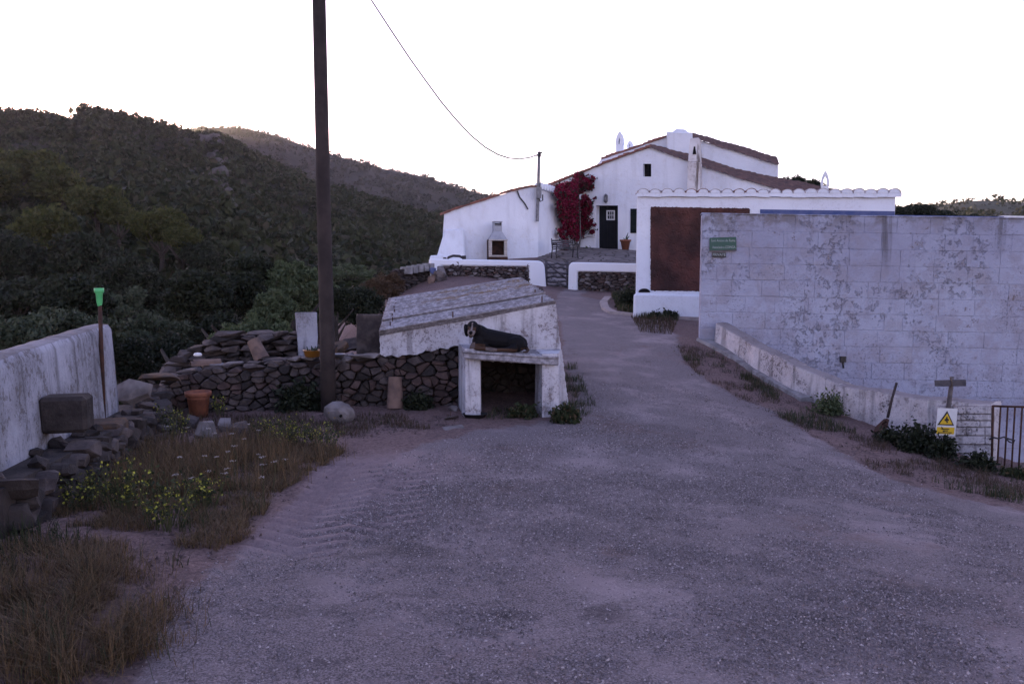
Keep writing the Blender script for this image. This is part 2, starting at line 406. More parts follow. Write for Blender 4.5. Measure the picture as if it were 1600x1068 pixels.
SKY_RIGHT = [(1000,372),(1200,350),(1320,335),(1400,323),(1425,322),(1445,327),(1480,318),(1500,314),(1530,312),(1600,315),(1750,317),(1950,330),(2300,372)]
HN, VN = hill('near_hill', SKY_NEAR, np.arange(-900, 1310, 14), lambda px: 250 + .06*abs(px-150), -13, .13, 1.9, M['hill_soil'], 5.0, 1.12, 21, 110)
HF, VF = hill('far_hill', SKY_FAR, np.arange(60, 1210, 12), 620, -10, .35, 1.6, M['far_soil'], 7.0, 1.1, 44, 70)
HR, VR = hill('right_hill', SKY_RIGHT, np.arange(1000, 2310, 14), 480, -6, .10, 1.7, M['field_soil'], 4.0, 1.35, 63, 70)
# low country all round, out to the horizon
rr = np.concatenate([np.linspace(13, 60, 14), np.geomspace(75, 3000, 18)]); aa = np.linspace(-math.pi, math.pi, 121)
ra, ta = np.meshgrid(rr, aa, indexing='ij')
lx, ly = ra*np.sin(ta), ra*np.cos(ta)
lz = np.full_like(lx, -4.0) - 11*np.clip((ra-13)/40, 0, 1)*np.clip((-lx/ra+.1)/.35, 0, 1) - 1.0*np.clip((ra-13)/50, 0, 1)
lz = lz + .4*fbm(lx/14, ly/14, 71)
ii = np.arange(lx.size).reshape(lx.shape)
q = np.stack([ii[:-1, :-1], ii[:-1, 1:], ii[1:, 1:], ii[1:, :-1]], -1).reshape(-1, 4)
tag(npmesh('valley_terrain', np.stack([lx, ly, lz], -1).reshape(-1, 3), q, M['hill_soil'], True), kind='structure')
# ------------------------------------------------------------------ builders shared by walls and houses
class Plane:
    """vertical plane through two ground points; u runs along it, n points to the viewer"""
    def __init__(s, a, b):
        s.a = Vector((a[0], a[1], 0)); b = Vector((b[0], b[1], 0))
        s.u = (b - s.a).normalized(); s.L = (b - s.a).length
        s.n = Vector((s.u.y, -s.u.x, 0))
    def at(s, px, py, off=0.0):
        o = Vector((0, 0, EYE)); d = P(px, py, 10) - o
        k = (s.a + s.n*off - o).dot(s.n) / d.dot(s.n); return o + d*k
    def uz(s, px, py): p = s.at(px, py); return (p - s.a).dot(s.u), p.z
    def p(s, u, z, off=0.0): q = s.a + s.u*u + s.n*off; return Vector((q.x, q.y, z))
def clip_poly(poly, a, b, c):            # keep a*x + b*y <= c
    outp = []; n = len(poly)
    for i in range(n):
        p, q = poly[i], poly[(i+1) % n]; dp = a*p[0]+b*p[1]-c; dq = a*q[0]+b*q[1]-c
        if dp <= 0: outp.append(p)
        if (dp < 0 < dq) or (dq < 0 < dp):
            t = dp/(dp-dq); outp.append((p[0]+t*(q[0]-p[0]), p[1]+t*(q[1]-p[1])))
    return outp
def voronoi(region_box, cw, ch, keep, rs, jit=.5, lim=None):
    """irregular cells of about cw x ch inside the box; keep(u, z) says whether a seed counts"""
    u0, u1, z0, z1 = region_box; seeds = []; row = 0; z = z0
    while z < z1 + ch:
        u = u0 - cw*(.5 if row % 2 else 0)
        while u < u1 + cw:
            seeds.append((u + rs.uniform(-jit, jit)*cw, z + rs.uniform(-jit, jit)*ch)); u += cw*rs.choice((.5, .7, .9, 1.1, 1.5))
        z += ch; row += 1
    k = cw/ch; res = []
    for i, (su, sz) in enumerate(seeds):
        if not (u0 <= su <= u1 and z0 <= sz <= z1 and keep(su, sz)): continue
        poly = [(su-cw*1.6, (sz-ch*1.6)*k), (su+cw*1.6, (sz-ch*1.6)*k), (su+cw*1.6, (sz+ch*1.6)*k), (su-cw*1.6, (sz+ch*1.6)*k)]
        for j, (tu, tz) in enumerate(seeds):
            if j == i or abs(tu-su) > 3.2*cw or abs(tz-sz) > 3.2*ch: continue
            a, b = tu-su, (tz-sz)*k; mx, mz = (tu+su)/2, (tz+sz)/2*k
            poly = clip_poly(poly, a, b, a*mx+b*mz)
            if len(poly) < 3: break
        if len(poly) >= 3: res.append(((su, sz), [(p[0], p[1]/k) for p in poly]))
    return res
def chaikin(poly, f=.13):
    o = []
    for i in range(len(poly)):
        p, q = poly[i], poly[(i+1) % len(poly)]
        if math.hypot(q[0]-p[0], q[1]-p[1]) < 1e-4: continue
        o += [(p[0]*(1-f)+q[0]*f, p[1]*(1-f)+q[1]*f), (p[0]*f+q[0]*(1-f), p[1]*f+q[1]*(1-f))]
    return o
def stone_into(mb, pl, poly, rs, depth, bulge, shrink=.93, base_off=0.0):
    cx = sum(p[0] for p in poly)/len(poly); cz = sum(p[1] for p in poly)/len(poly)
    poly = [(cx+(p[0]-cx)*shrink, cz+(p[1]-cz)*shrink) for p in poly]
    rough = []                            # chipped outline: corners and edge middles pushed about
    for i in range(len(poly)):
        p, q = poly[i], poly[(i+1) % len(poly)]; L = math.hypot(q[0]-p[0], q[1]-p[1])
        if L < .018: continue
        k = rs.uniform(.80, 1.0); rough.append((cx+(p[0]-cx)*k, cz+(p[1]-cz)*k))
        if L > .05 and len(rough) < 12:
            k = rs.uniform(.90, 1.10); mx, mz = (p[0]+q[0])/2, (p[1]+q[1])/2; rough.append((cx+(mx-cx)*k, cz+(mz-cz)*k))
    poly = rough
    n = len(poly)
    if n < 5: return
    tx, tz = rs.uniform(-.4, .4), rs.uniform(-.4, .4); b = bulge*rs.uniform(.5, 1.35); off = base_off + rs.uniform(-.6, .6)*bulge
    V = []; k2 = rs.uniform(.66, .86)
    for p in poly: V.append(pl.p(p[0], p[1], off-depth))
    for p in poly: V.append(pl.p(p[0], p[1], off + rs.uniform(-.1, .1)*bulge))
    for p in poly:
        q = (cx+(p[0]-cx)*k2, cz+(p[1]-cz)*k2)
        V.append(pl.p(q[0], q[1], off + b + tx*(q[0]-cx) + tz*(q[1]-cz) + rs.uniform(-.12, .12)*bulge))
    Fc = []
    for i in range(n):
        j = (i+1) % n; Fc += [(i, j, n+j, n+i), (n+i, n+j, 2*n+j, 2*n+i)]
    Fc.append(tuple(range(2*n, 3*n)))
    mb.add(V, Fc)
def stone_wall(parent, pl, box, cw, ch, keep, mats, seed, depth=.12, bulge=.03, joined=None, base_off=0.0, shrink=.93):
    rs = random.Random(seed); cells = voronoi(box, cw, ch, keep, rs)
    if joined:
        for k, m in enumerate(mats):
            mb = MB()
            for i, (s, poly) in enumerate(cells):
                if i % len(mats) == k: stone_into(mb, pl, poly, rs, depth, bulge, shrink, base_off)
            if mb.v: tag(mb.build(joined, m, parent), kind='stuff')
        return len(cells)
    for s, poly in cells:
        mb = MB(); stone_into(mb, pl, poly, rs, depth, bulge, shrink, base_off)
        if mb.v: mb.build('stone', rs.choice(mats), parent)
    return len(cells)
ROCKS = []
def rock_mesh(seed, flat=1.0, n=15):
    rs = random.Random(seed); bm = bmesh.new()
    for k in range(n):
        v = Vector((rs.gauss(0, 1), rs.gauss(0, 1), rs.gauss(0, 1))).normalized()
        v = Vector([math.copysign(abs(c)**.7, c) for c in v])*rs.uniform(.42, .54)
        bm.verts.new((v.x, v.y, v.z*flat))
    r = bmesh.ops.convex_hull(bm, input=bm.verts)
    bmesh.ops.delete(bm, geom=[g for g in r['geom_interior'] if isinstance(g, bmesh.types.BMVert)], context='VERTS')
    bmesh.ops.recalc_face_normals(bm, faces=bm.faces)
    me = bpy.data.meshes.new('rock'); bm.to_mesh(me); bm.free(); return me
for k in range(10): ROCKS.append(rock_mesh(100+k))
_rc = {}
def rock(name, mat, loc, size, parent=None, rs=rnd, rot=None):
    k = rs.randrange(len(ROCKS)); key = (k, mat.name)
    if key not in _rc:
        me = ROCKS[k].copy(); me.materials.clear(); me.materials.append(mat); _rc[key] = me
    o = link(name, _rc[key], None, parent, loc); o.scale = size
    o.rotation_euler = rot if rot else (rs.uniform(-.2, .2), rs.uniform(-.2, .2), rs.uniform(0, 6.28)); return o
def cut(o, hexas):
    mb = MB()
    for h in hexas: mb.hexa(h)
    c = mb.build('cutter', M['black_hole'], None, origin=(0, 0, 0))
    md = o.modifiers.new('b', 'BOOLEAN'); md.object = c; md.operation = 'DIFFERENCE'; md.solver = 'EXACT'
    bpy.context.view_layer.update()
    me = bpy.data.meshes.new_from_object(o.evaluated_get(bpy.context.evaluated_depsgraph_get()))
    o.modifiers.clear(); o.data = me; bpy.data.objects.remove(c)
def rough_prism(mb, pts, ext, rs, amp): mb.prism([Vector(p) + Vector((rs.uniform(-amp, amp), 0, rs.uniform(-amp, amp))) for p in pts], ext)
def text_mesh(name, s, size, mat, parent, pl, u, z, off, width=None):
    cu = bpy.data.curves.new('t', 'FONT'); cu.body = s; cu.size = size; cu.align_x = 'CENTER'; cu.align_y = 'CENTER'; cu.extrude = .0015
    to = bpy.data.objects.new('t', cu); COL.objects.link(to); bpy.context.view_layer.update()
    me = bpy.data.meshes.new_from_object(to.evaluated_get(bpy.context.evaluated_depsgraph_get()))
    bpy.data.objects.remove(to)
    if width:
        xs_ = [v.co.x for v in me.vertices]; k = width/(max(xs_)-min(xs_)); 
        for v in me.vertices: v.co.x *= k
    for v in me.vertices:
        q = pl.p(u + v.co.x, z + v.co.y, off + v.co.z); v.co = q - wloc(parent)
    return link(name, me, mat, parent, wloc(parent))
# ------------------------------------------------------------------ farmhouse
FA = P(848, 400, 44.2); FB = P(1300, 400, 38.8)
HP = Plane(FA, FB)                                       # main gable
house = empty('farmhouse', HP.at(960, 400), 'long white farmhouse with tiled gables and a dark front door', 'house')
back = -HP.n
top_line = [(848,294),(898,274),(940,257),(1008,232),(1015,229),(1045,241),(1075,252),(1147,276),(1225,299),(1330,326)]
mb = MB()
mb.prism([HP.at(848, 402)] + [HP.at(*q) for q in top_line] + [HP.at(1330, 402)], back*5.2)
hw = mb.build('gable_wall', M['wash_house'], house)
def opening(x0, x1, y0, y1, depth, splay):
    f = [HP.at(x0, y1, .3), HP.at(x1, y1, .3), HP.at(x1, y1, -depth), HP.at(x0+splay, y1, -depth),
         HP.at(x0, y0, .3), HP.at(x1, y0, .3), HP.at(x1, y0, -depth), HP.at(x0+splay, y0, -depth)]
    return f
cut(hw, [opening(928, 965.5, 321, 397, .45, 7), opening(1002.5, 1017.5, 256, 276, .40, 5)])
# door
d = MB(); d.prism([HP.at(936.5, 389, -.40), HP.at(936.5, 321, -.40), HP.at(966, 321, -.40), HP.at(966, 389, -.40)], back*.06)
door = d.build('door', M['door_paint'], house)
for k in range(1, 5):
    b = MB(); x = 938+27*k/5; b.prism([HP.at(x-.25, 387, -.385), HP.at(x-.25, 323, -.385), HP.at(x+.25, 323, -.385), HP.at(x+.25, 387, -.385)], back*.02)
    b.build('plank_bead', M['shutter_paint'], door)
b = MB()
for (x0, x1, y0, y1) in ((947.5,960.5,328.5,330.3),(947.5,960.5,342,343.8),(947.5,949.3,330.3,342),(958.8,960.5,330.3,342),(952.4,953,330.3,342),(955.6,956.2,330.3,342),(949.3,958.8,335.8,336.6)):
    b.prism([HP.at(x0, y1, -.36), HP.at(x0, y0, -.36), HP.at(x1, y0, -.36), HP.at(x1, y1, -.36)], back*.05)
b.build('window_frame', M['white_paint'], door)
t = NT('dark_glass'); t.col((.05,.055,.07)); M['dark_glass'] = t.set(.08, .6)
b = MB(); b.prism([HP.at(949, 342.3, -.375), HP.at(949, 330, -.375), HP.at(959, 330, -.375), HP.at(959, 342.3, -.375)], back*.02)
b.build('pane', M['dark_glass'], door)
b = MB(); b.hexa([HP.at(924, 398, .35), HP.at(966.5, 398, .28), HP.at(965, 397, -.5), HP.at(930, 397, -.5), HP.at(926, 391.5, .25), HP.at(966.5, 391, .2), HP.at(965, 388.5, -.5), HP.at(932, 388.5, -.5)])
b.build('door_step', M['step_red'], house)
# upstairs window and the shuttered one beside the door
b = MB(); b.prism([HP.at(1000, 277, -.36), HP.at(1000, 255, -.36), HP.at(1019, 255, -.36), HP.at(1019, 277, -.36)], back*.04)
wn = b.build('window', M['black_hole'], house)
b = MB()
for (x0, x1, y0, y1) in ((1012.3,1013.0,257,275),(1007,1017,265.6,266.3)):
    b.prism([HP.at(x0, y1, -.34), HP.at(x0, y0, -.34), HP.at(x1, y0, -.34), HP.at(x1, y1, -.34)], back*.02)
b.build('glazing_bar', M['door_paint'], wn)
b = MB(); b.prism([HP.at(985, 364, .05), HP.at(985, 326, .05), HP.at(1000, 326, .05), HP.at(1000, 364, .05)], back*.06)
sh = b.build('shutter', M['shutter_paint'], house)
for k in range(9):
    b = MB(); y = 329+k*3.9; b.prism([HP.at(986.2, y+1.2, .075), HP.at(986.2, y, .06), HP.at(999, y, .06), HP.at(999, y+1.2, .075)], back*.02)
    b.build('louvre', M['shutter_paint'], sh)
# wall lamp
b = MB(); q = HP.at(946.5, 310, .12); b.box(q, (.13, .13, .22), (HP.u, HP.n, Vector((0,0,1))))
for s in (-1, 1): b.tube([q + HP.u*(.09*s) + Vector((0,0,-.18)), q + HP.u*(.09*s) + Vector((0,0,.18))], .02, 5)
b.lathe(q + Vector((0,0,.15)), [(.11, 0), (.04, .08), (.01, .10)], 8)
b.lathe(q + Vector((0,0,-.30)), [(.02, .05), (.07, .1), (.09, .17)], 8)
b.box(HP.at(946.5, 309, .03), (.10, .08, .25), (HP.u, HP.n, Vector((0,0,1))))
b.build('wall_lamp', M['iron_grey'], house)
# verge tiles along the gable (rows of small overlapping tiles)
def verge(pl, line, name, mat, over=.12, thick=.13, deep=.9, step=.28):
    rs = random.Random(len(line)*7); m = MB()
    for a, c in zip(line[:-1], line[1:]):
        p, q = pl.at(*a, over), pl.at(*c, over); L = (q-p).length; n = max(1, int(L/step))
        for i in range(n):
            s0 = p.lerp(q, i/n); s1 = p.lerp(q, (i+1.06)/n); h = thick*rs.uniform(.75, 1.25); j = Vector((0, 0, rs.uniform(-.015, .02)))
            e = -pl.n*(deep*rs.uniform(.95, 1.03)); z = Vector((0, 0, h))
            m.hexa([s0+j, s1+j, s1+e+j, s0+e+j, s0+z+j, s1+z*.75+j, s1+e+z*.75+j, s0+e+z+j])
    return m.build(name, mat, house)
verge(HP, top_line[:5], 'verge_tiles', M['roof_edge'])
# rear, taller block
RP = Plane(FA + back*5.2 - HP.u*0, FB + back*5.2)
rear_l = [(939,249),(1042,214),(1060,209)]
rear_r = [(1060,209),(1083,216),(1150,236),(1216,256)]
mb = MB(); mb.prism([RP.at(939.5, 330)] + [RP.at(*q) for q in rear_l] + [RP.at(*q) for q in rear_r[1:]] + [RP.at(1215, 330)], (0, 6, 0))
mb.build('rear_wall', M['wash_house'], house)
verge(RP, rear_l[:2], 'verge_tiles', M['roof_edge'], .1, .14)
b = MB(); b.hexa([RP.at(1042, 246, .7), RP.at(1082.5, 246, .7), RP.at(1082.5, 246, -.5), RP.at(1042, 246, -.5), RP.at(1041.5, 206, .7), RP.at(1082, 207, .7), RP.at(1082, 207, -.5), RP.at(1041.5, 206, -.5)])
b.hexa([RP.at(1050, 207, .6), RP.at(1077, 208, .6), RP.at(1077, 208, -.4), RP.at(1050, 207, -.4), RP.at(1056, 201.5, .5), RP.at(1070, 202, .5), RP.at(1070, 202, -.3), RP.at(1056, 201.5, -.3)])
b.build('chimney_stack', M['wash_house'], house, bevel=.05)
def tiled(name, low, high, seed, pitch=.24, nrow=26):
    """roof slope between two lines, laid in rows of round tiles"""
    rs = random.Random(seed); low = [Vector(p) for p in low]; high = [Vector(p) for p in high]
    def along(pts, t):
        Ls = [(b-a).length for a, b in zip(pts[:-1], pts[1:])]; T = sum(Ls)*t
        for a, b_, L in zip(pts[:-1], pts[1:], Ls):
            if T <= L + 1e-6: return a.lerp(b_, T/L)
            T -= L
        return pts[-1]
    Lt = sum((b_-a).length for a, b_ in zip(low[:-1], low[1:])); n = int(Lt/.09)
    V = []; 
    for j in range(nrow+1):
        v = j/nrow
        for i in range(n+1):
            t_ = i/n; p = along(low, t_).lerp(along(high, t_), v)
            wv = abs(math.sin(v*nrow*math.pi*.5))*.07
            st = .035*((i*.09/.36) % 1.0)
            V.append(p + Vector((0, 0, .06 + wv + st + .05*mnoise.noise(p*.9) + rs.uniform(-.012, .012))))
    Fq = [(j*(n+1)+i, j*(n+1)+i+1, (j+1)*(n+1)+i+1, (j+1)*(n+1)+i) for j in range(nrow) for i in range(n)]
    o = npmesh(name, [tuple(Vector(v)-wloc(house)) for v in V], Fq, M['roof_tile'], False)
    o.parent = house; o.location = (0, 0, 0); tag(o, kind='stuff'); return o
low = [HP.at(*q, .15) for q in ((1013,231),(1045,243),(1075,254),(1147,278.5),(1225,301.5),(1330,329))]
high = [RP.at(*q) for q in ((1016,229),(1050,236),(1080,244),(1148,266),(1213,280),(1330,303))]
tiled('roof_tiles', low, high, 5)
low = [RP.at(*q, .14) for q in ((1081,217.5),(1150,239.5),(1217.5,259.5))]
high = [Vector(RP.at(*q, -5)) for q in ((1081,209.5),(1150,229.5),(1214,248))]
tiled('roof_tiles', low, high, 6)
def chimney(pl, px, y_base, y_top, wpx, off=0.0, slot=1.0, mat='wash_fresh', y_sh=None, name='chimney'):
    """white shaft ending in a pointed hood with an open arch"""
    c0 = pl.at(px, y_base, off); k = (pl.at(px+1, y_base, off)-c0).length; wd = wpx*k
    H = pl.at(px, y_top, off).z - c0.z; u, n, Z = pl.u, pl.n, Vector((0,0,1)); dp = wd*.9
    hood = min(H*.5, wd*2.1); hs = H - hood; m = MB()
    m.hexa([c0-u*wd/2+n*dp/2, c0+u*wd/2+n*dp/2, c0+u*wd/2-n*dp/2, c0-u*wd/2-n*dp/2] +
           [q + Z*hs for q in (c0-u*wd/2+n*dp/2, c0+u*wd/2+n*dp/2, c0+u*wd/2-n*dp/2, c0-u*wd/2-n*dp/2)])
    o2 = [(-.56,0),(-.56,.25),(-.47,.5),(-.30,.76),(0,1.0),(.30,.76),(.47,.5),(.56,.25),(.56,0)]
    i2 = [(-.24,0),(-.24,.25),(-.20,.42),(-.12,.56),(0,.66),(.12,.56),(.20,.42),(.24,.25),(.24,0)]
    for a in range(8):
        ring = [o2[a], o2[a+1], (i2[a+1][0]*slot, i2[a+1][1]*(.4+.6*slot)), (i2[a][0]*slot, i2[a][1]*(.4+.6*slot))]
        m.prism([c0 + u*(x*wd) + Z*(hs + y*hood) + n*dp/2*1.06 for x, y in ring], -n*dp*1.12)
    return m.build(name, M[mat], house)
chimney(RP, 968.5, 246, 206, 10.5, -1.5, .55)
chimney(RP, 984.5, 240, 220, 8, -3.5, .55)
chimney(HP, 1288, 316, 267, 12, -2.5)
c0 = HP.at(1085, 300, .45)
m = MB(); k = (HP.at(1086, 300, .45)-c0).length; u, n, Z = HP.u, HP.n, Vector((0,0,1)); hb = HP.at(1085, 255, .45).z; ht = HP.at(1085, 217, .45).z
def ring(z_, a, b_): return [Vector((0,0,0)) + Vector((q.x, q.y, z_)) for q in (c0-u*a+n*b_, c0+u*a+n*b_, c0+u*a-n*b_, c0-u*a-n*b_)]
m.hexa(ring(HP.at(1085, 402, .45).z, 11*k, .5) + ring(hb, 9.5*k, .42))
m.hexa(ring(hb, 9.2*k, .40) + ring(ht, 6.8*k, .30))
whitewash('wash_sooty', (.70,.68,.70), (.46,.40,.38), (.25,.17,.13), .8, .5, 1.1, streak=.85, bump=.4)
tall = m.build('chimney', M['wash_sooty'], house, bevel=.03); tall['label'] = 'tall soot-streaked chimney against the gable'
m = MB(); s0 = HP.at(1085, 241, .86); s1 = HP.at(1085, 228, .78)
m.hexa([s0-u*.09, s0+u*.09, s0+u*.09-n*.1, s0-u*.09-n*.1, s1-u*.03, s1+u*.03, s1+u*.03-n*.1, s1-u*.03-n*.1])
m.build('flue_slot', M['black_hole'], tall)
m = MB(); q = RP.at(1012, 226, -2); m.tube([q, q + Vector((0,0,.85))], .022, 5); m.build('aerial', M['iron'], house)
# annex with the barbecue, its front turned slightly to the right
AA, AB = P(694, 400, 36.2), P(840, 400, 37.6); AP = Plane(AA, AB)
ann_top = [(694,334),(724,323),(760,312),(800,299),(831,292),(841,291.5)]
m = MB(); m.prism([AP.at(689, 412)] + [AP.at(*q) for q in ann_top] + [AP.at(841, 412)], (0, 7, 0))
m.build('annex_wall', M['wash_house'], house)
def vannex(pl, line):
    global verge
    return verge(pl, line, 'verge_tiles', M['roof_edge'], .08, .10)
vannex(AP, ann_top)
m = MB(); m.hexa([AP.at(679, 412, .75), AP.at(727, 412, .75), AP.at(727, 412, 0), AP.at(679, 412, -1.5), AP.at(695, 359, .25), AP.at(725, 358, .25), AP.at(725, 357, -.1), AP.at(695, 359, -1.5)])
m.build('buttress', M['wash_house'], house, bevel=.06)
m = MB(); m.hexa([AP.at(670, 414, 1.0), AP.at(694, 414, 1.0), AP.at(694, 414, 0), AP.at(670, 414, -1.0), AP.at(672, 399, .9), AP.at(692, 398, .9), AP.at(692, 398, 0), AP.at(672, 399, -1.0)])
m.build('plinth', M['wash_house'], house, bevel=.05)
# slanting link wall between annex and gable, with tile ends along its top
LA = AP.at(840.5, 400); LB = HP.at(907, 400); LP = Plane(LA, LB)
m = MB(); m.prism([LP.at(840.5, 412), LP.at(840.5, 292.5), LP.at(906, 293.5), LP.at(906, 412)], -LP.n*.5)
m.build('link_wall', M['wash_house'], house)
m = MB(); zt = LP.at(850, 293).z
for i in range(18):
    q = LP.p(LP.L*(i+.5)/18, zt, .12); m.lathe(q - LP.n*.3, [(.17, 0), (.16, .34)], 8, axis=LP.n)
m.build('eave_tiles', M['wash_fresh'], house)
m = MB(); m.prism([LP.at(841, 293), HP.at(850, 290, 0), HP.at(906, 291, 0), LP.at(906, 293)], (0, 0, .1)); m.build('link_roof', M['roof_edge'], house)
# flagged patio rising to the door
t = NT('flags'); v = t.n('TexVoronoi'); v.feature = 'DISTANCE_TO_EDGE'; v.inputs['Scale'].default_value = 1.9; t.l(t.pos, v.inputs['Vector'])
v2 = t.n('TexVoronoi'); v2.inputs['Scale'].default_value = 1.9; t.l(t.pos, v2.inputs['Vector'])
cc = t.mix(t.noise(5, 5), (.17,.14,.135), (.28,.24,.235)); cc = t.mix(t.ramp(v2.outputs['Color'], .2, .8, 0, .6), cc, (.12,.10,.10))
t.col(t.mix(t.ramp(v.outputs['Distance'], .02, .07), (.05,.042,.038), cc)); t.bump(t.ramp(v.outputs['Distance'], 0, .09), .8, .03); M['flags'] = t.set(.9, .2)
pp = [(P(852, 447, 30.6)), (P(889, 447, 30.6)), (P(1010, 440, 31)), (P(1030, 400, 41.5)), (P(905, 400, 43.2)), (P(840, 405, 37.6)), (P(842, 430, 32))]
poly = [(q.x, q.y) for q in pp]; X, Y = np.meshgrid(np.arange(-1, 9, .2), np.arange(29, 45, .2))
ZZ = G0(X, Y) + .03 + .02*fbm(X*2, Y*2, 4); ii = np.arange(X.size).reshape(X.shape)
q = np.stack([ii[:-1, :-1], ii[:-1, 1:], ii[1:, 1:], ii[1:, :-1]], -1).reshape(-1, 4); ins = inpoly(X[:-1, :-1]+.1, Y[:-1, :-1]+.1, poly).reshape(-1)
tag(npmesh('patio', np.stack([X, Y, ZZ], -1).reshape(-1, 3), q[ins], M['flags'], True), kind='structure')

# ------------------------------------------------------------------ things round the house
# service mast on the annex corner
g = AP.at(841, 345, .12)
mast = empty('service_mast', g, 'grey steel service mast fixed to the annex corner, holding the overhead cable', 'mast')
m = MB(); m.tube([AP.at(839.5, 346, .14), AP.at(842.5, 237, .14)], .075, 8); m.build('tube', M['iron_grey'], mast)
m = MB(); m.tube([AP.at(838, 243, .14), AP.at(847, 238, .14)], .045, 6); m.box(AP.at(843, 241, .2), (.12, .12, .22)); m.build('insulator', M['iron'], mast)
m = MB(); m.box(AP.at(842, 301, .3), (.24, .2, .5)); m.build('meter_box', M['iron_grey'], mast)
m = MB(); m.tube([AP.at(843.5, 240, .22), AP.at(848, 246, .25), AP.at(847, 262, .2), AP.at(844.5, 285, .22), AP.at(843, 296, .3)], .018, 5); m.tube([AP.at(842, 308, .3), AP.at(844, 315, .35), AP.at(848, 313, .3), AP.at(848, 304, .3)], .03, 5); m.build('drop_wire', M['cable'], mast)
m = MB(); m.tube([AP.at(808, 298, .06), AP.at(812, 308, .06), AP.at(820, 318, .06), AP.at(825, 327, .06)], .03, 5)
tag(m.build('wall_cable', M['cable'], None), 'short black cable sagging down the white annex wall left of the mast', 'cable')
# barbecue
BQ0 = AP.at(781, 405, .55); bq = empty('brick_barbecue', BQ0, 'masonry barbecue with a tapered grey hood against the white annex', 'barbecue')
BP = Plane(AP.at(764, 405, .85), AP.at(764, 405, .85) + Vector((1, -.0, 0)).lerp(Vector((.9, .28, 0)), .6))
simple('cream_brick', (.55,.50,.46), (.42,.38,.36), 9, .85, .2, .4, 40, .006)
simple('soot_brick', (.075,.040,.032), (.035,.024,.022), 5, .9, .1, .5, 30, .01)
kx = 36.2/F
def bqb(u0, u1, z0, z1, d0, d1, mm, name, parent=None, bev=0):
    m = MB(); zb = BQ0.z
    m.hexa([BP.p(u0, zb+z0, -d0), BP.p(u1, zb+z0, -d0), BP.p(u1, zb+z0, -d1), BP.p(u0, zb+z0, -d1), BP.p(u0, zb+z1, -d0), BP.p(u1, zb+z1, -d0), BP.p(u1, zb+z1, -d1), BP.p(u0, zb+z1, -d1)])
    return m.build(name, M[mm], parent or bq, bevel=bev)
bqb(0, .86, -.25, .10, 0, .6, 'soot_brick', 'base')
for u0 in (0, .70):
    for k in range(8): bqb(u0, u0+.14, .19+k*.079, .19+k*.079+.072, 0, .16, 'cream_brick', 'brick', bev=.008)
for k in range(9): bqb(.002+k*.096, .002+k*.096+.088, .105, .180, -.02, .12, 'cream_brick', 'brick', bev=.008)
for k in range(9): bqb(.002+k*.096, .002+k*.096+.088, .826, .885, -.02, .12, 'cream_brick', 'brick', bev=.008)
bqb(0, .13, .10, .885, .165, .6, 'soot_brick', 'side_panel'); bqb(.73, .86, .10, .885, .165, .6, 'soot_brick', 'side_panel')
bqb(.131, .729, .10, .885, .5, .6, 'soot_brick', 'fire_back'); bqb(.131, .729, .10, .178, .125, .5, 'soot_brick', 'hearth')
def frus(z0, z1, a0, a1, d0, d1, e0, e1, mm, name):
    m = MB(); zb = BQ0.z
    m.hexa([BP.p(a0, zb+z0, -d0), BP.p(a1, zb+z0, -d0), BP.p(a1, zb+z0, -d1), BP.p(a0, zb+z0, -d1), BP.p(e0, zb+z1, -d0-.14), BP.p(e1, zb+z1, -d0-.14), BP.p(e1, zb+z1, -d1), BP.p(e0, zb+z1, -d1)])
    return m.build(name, M[mm], bq)
frus(.888, 1.24, .02, .84, 0, .58, .25, .62, 'hood_metal', 'hood')
bqb(.25, .62, 1.24, 1.50, .14, .58, 'hood_metal', 'flue')
for k in range(2): bqb(.29, .58, 1.505+k*.07, 1.545+k*.07, .16, .56, 'iron', 'vent_slat')
for u0 in (.25, .585): bqb(u0, u0+.035, 1.50, 1.66, .14, .58, 'hood_metal', 'vent_post')
bqb(.23, .64, 1.66, 1.70, .12, .60, 'hood_metal', 'cowl')
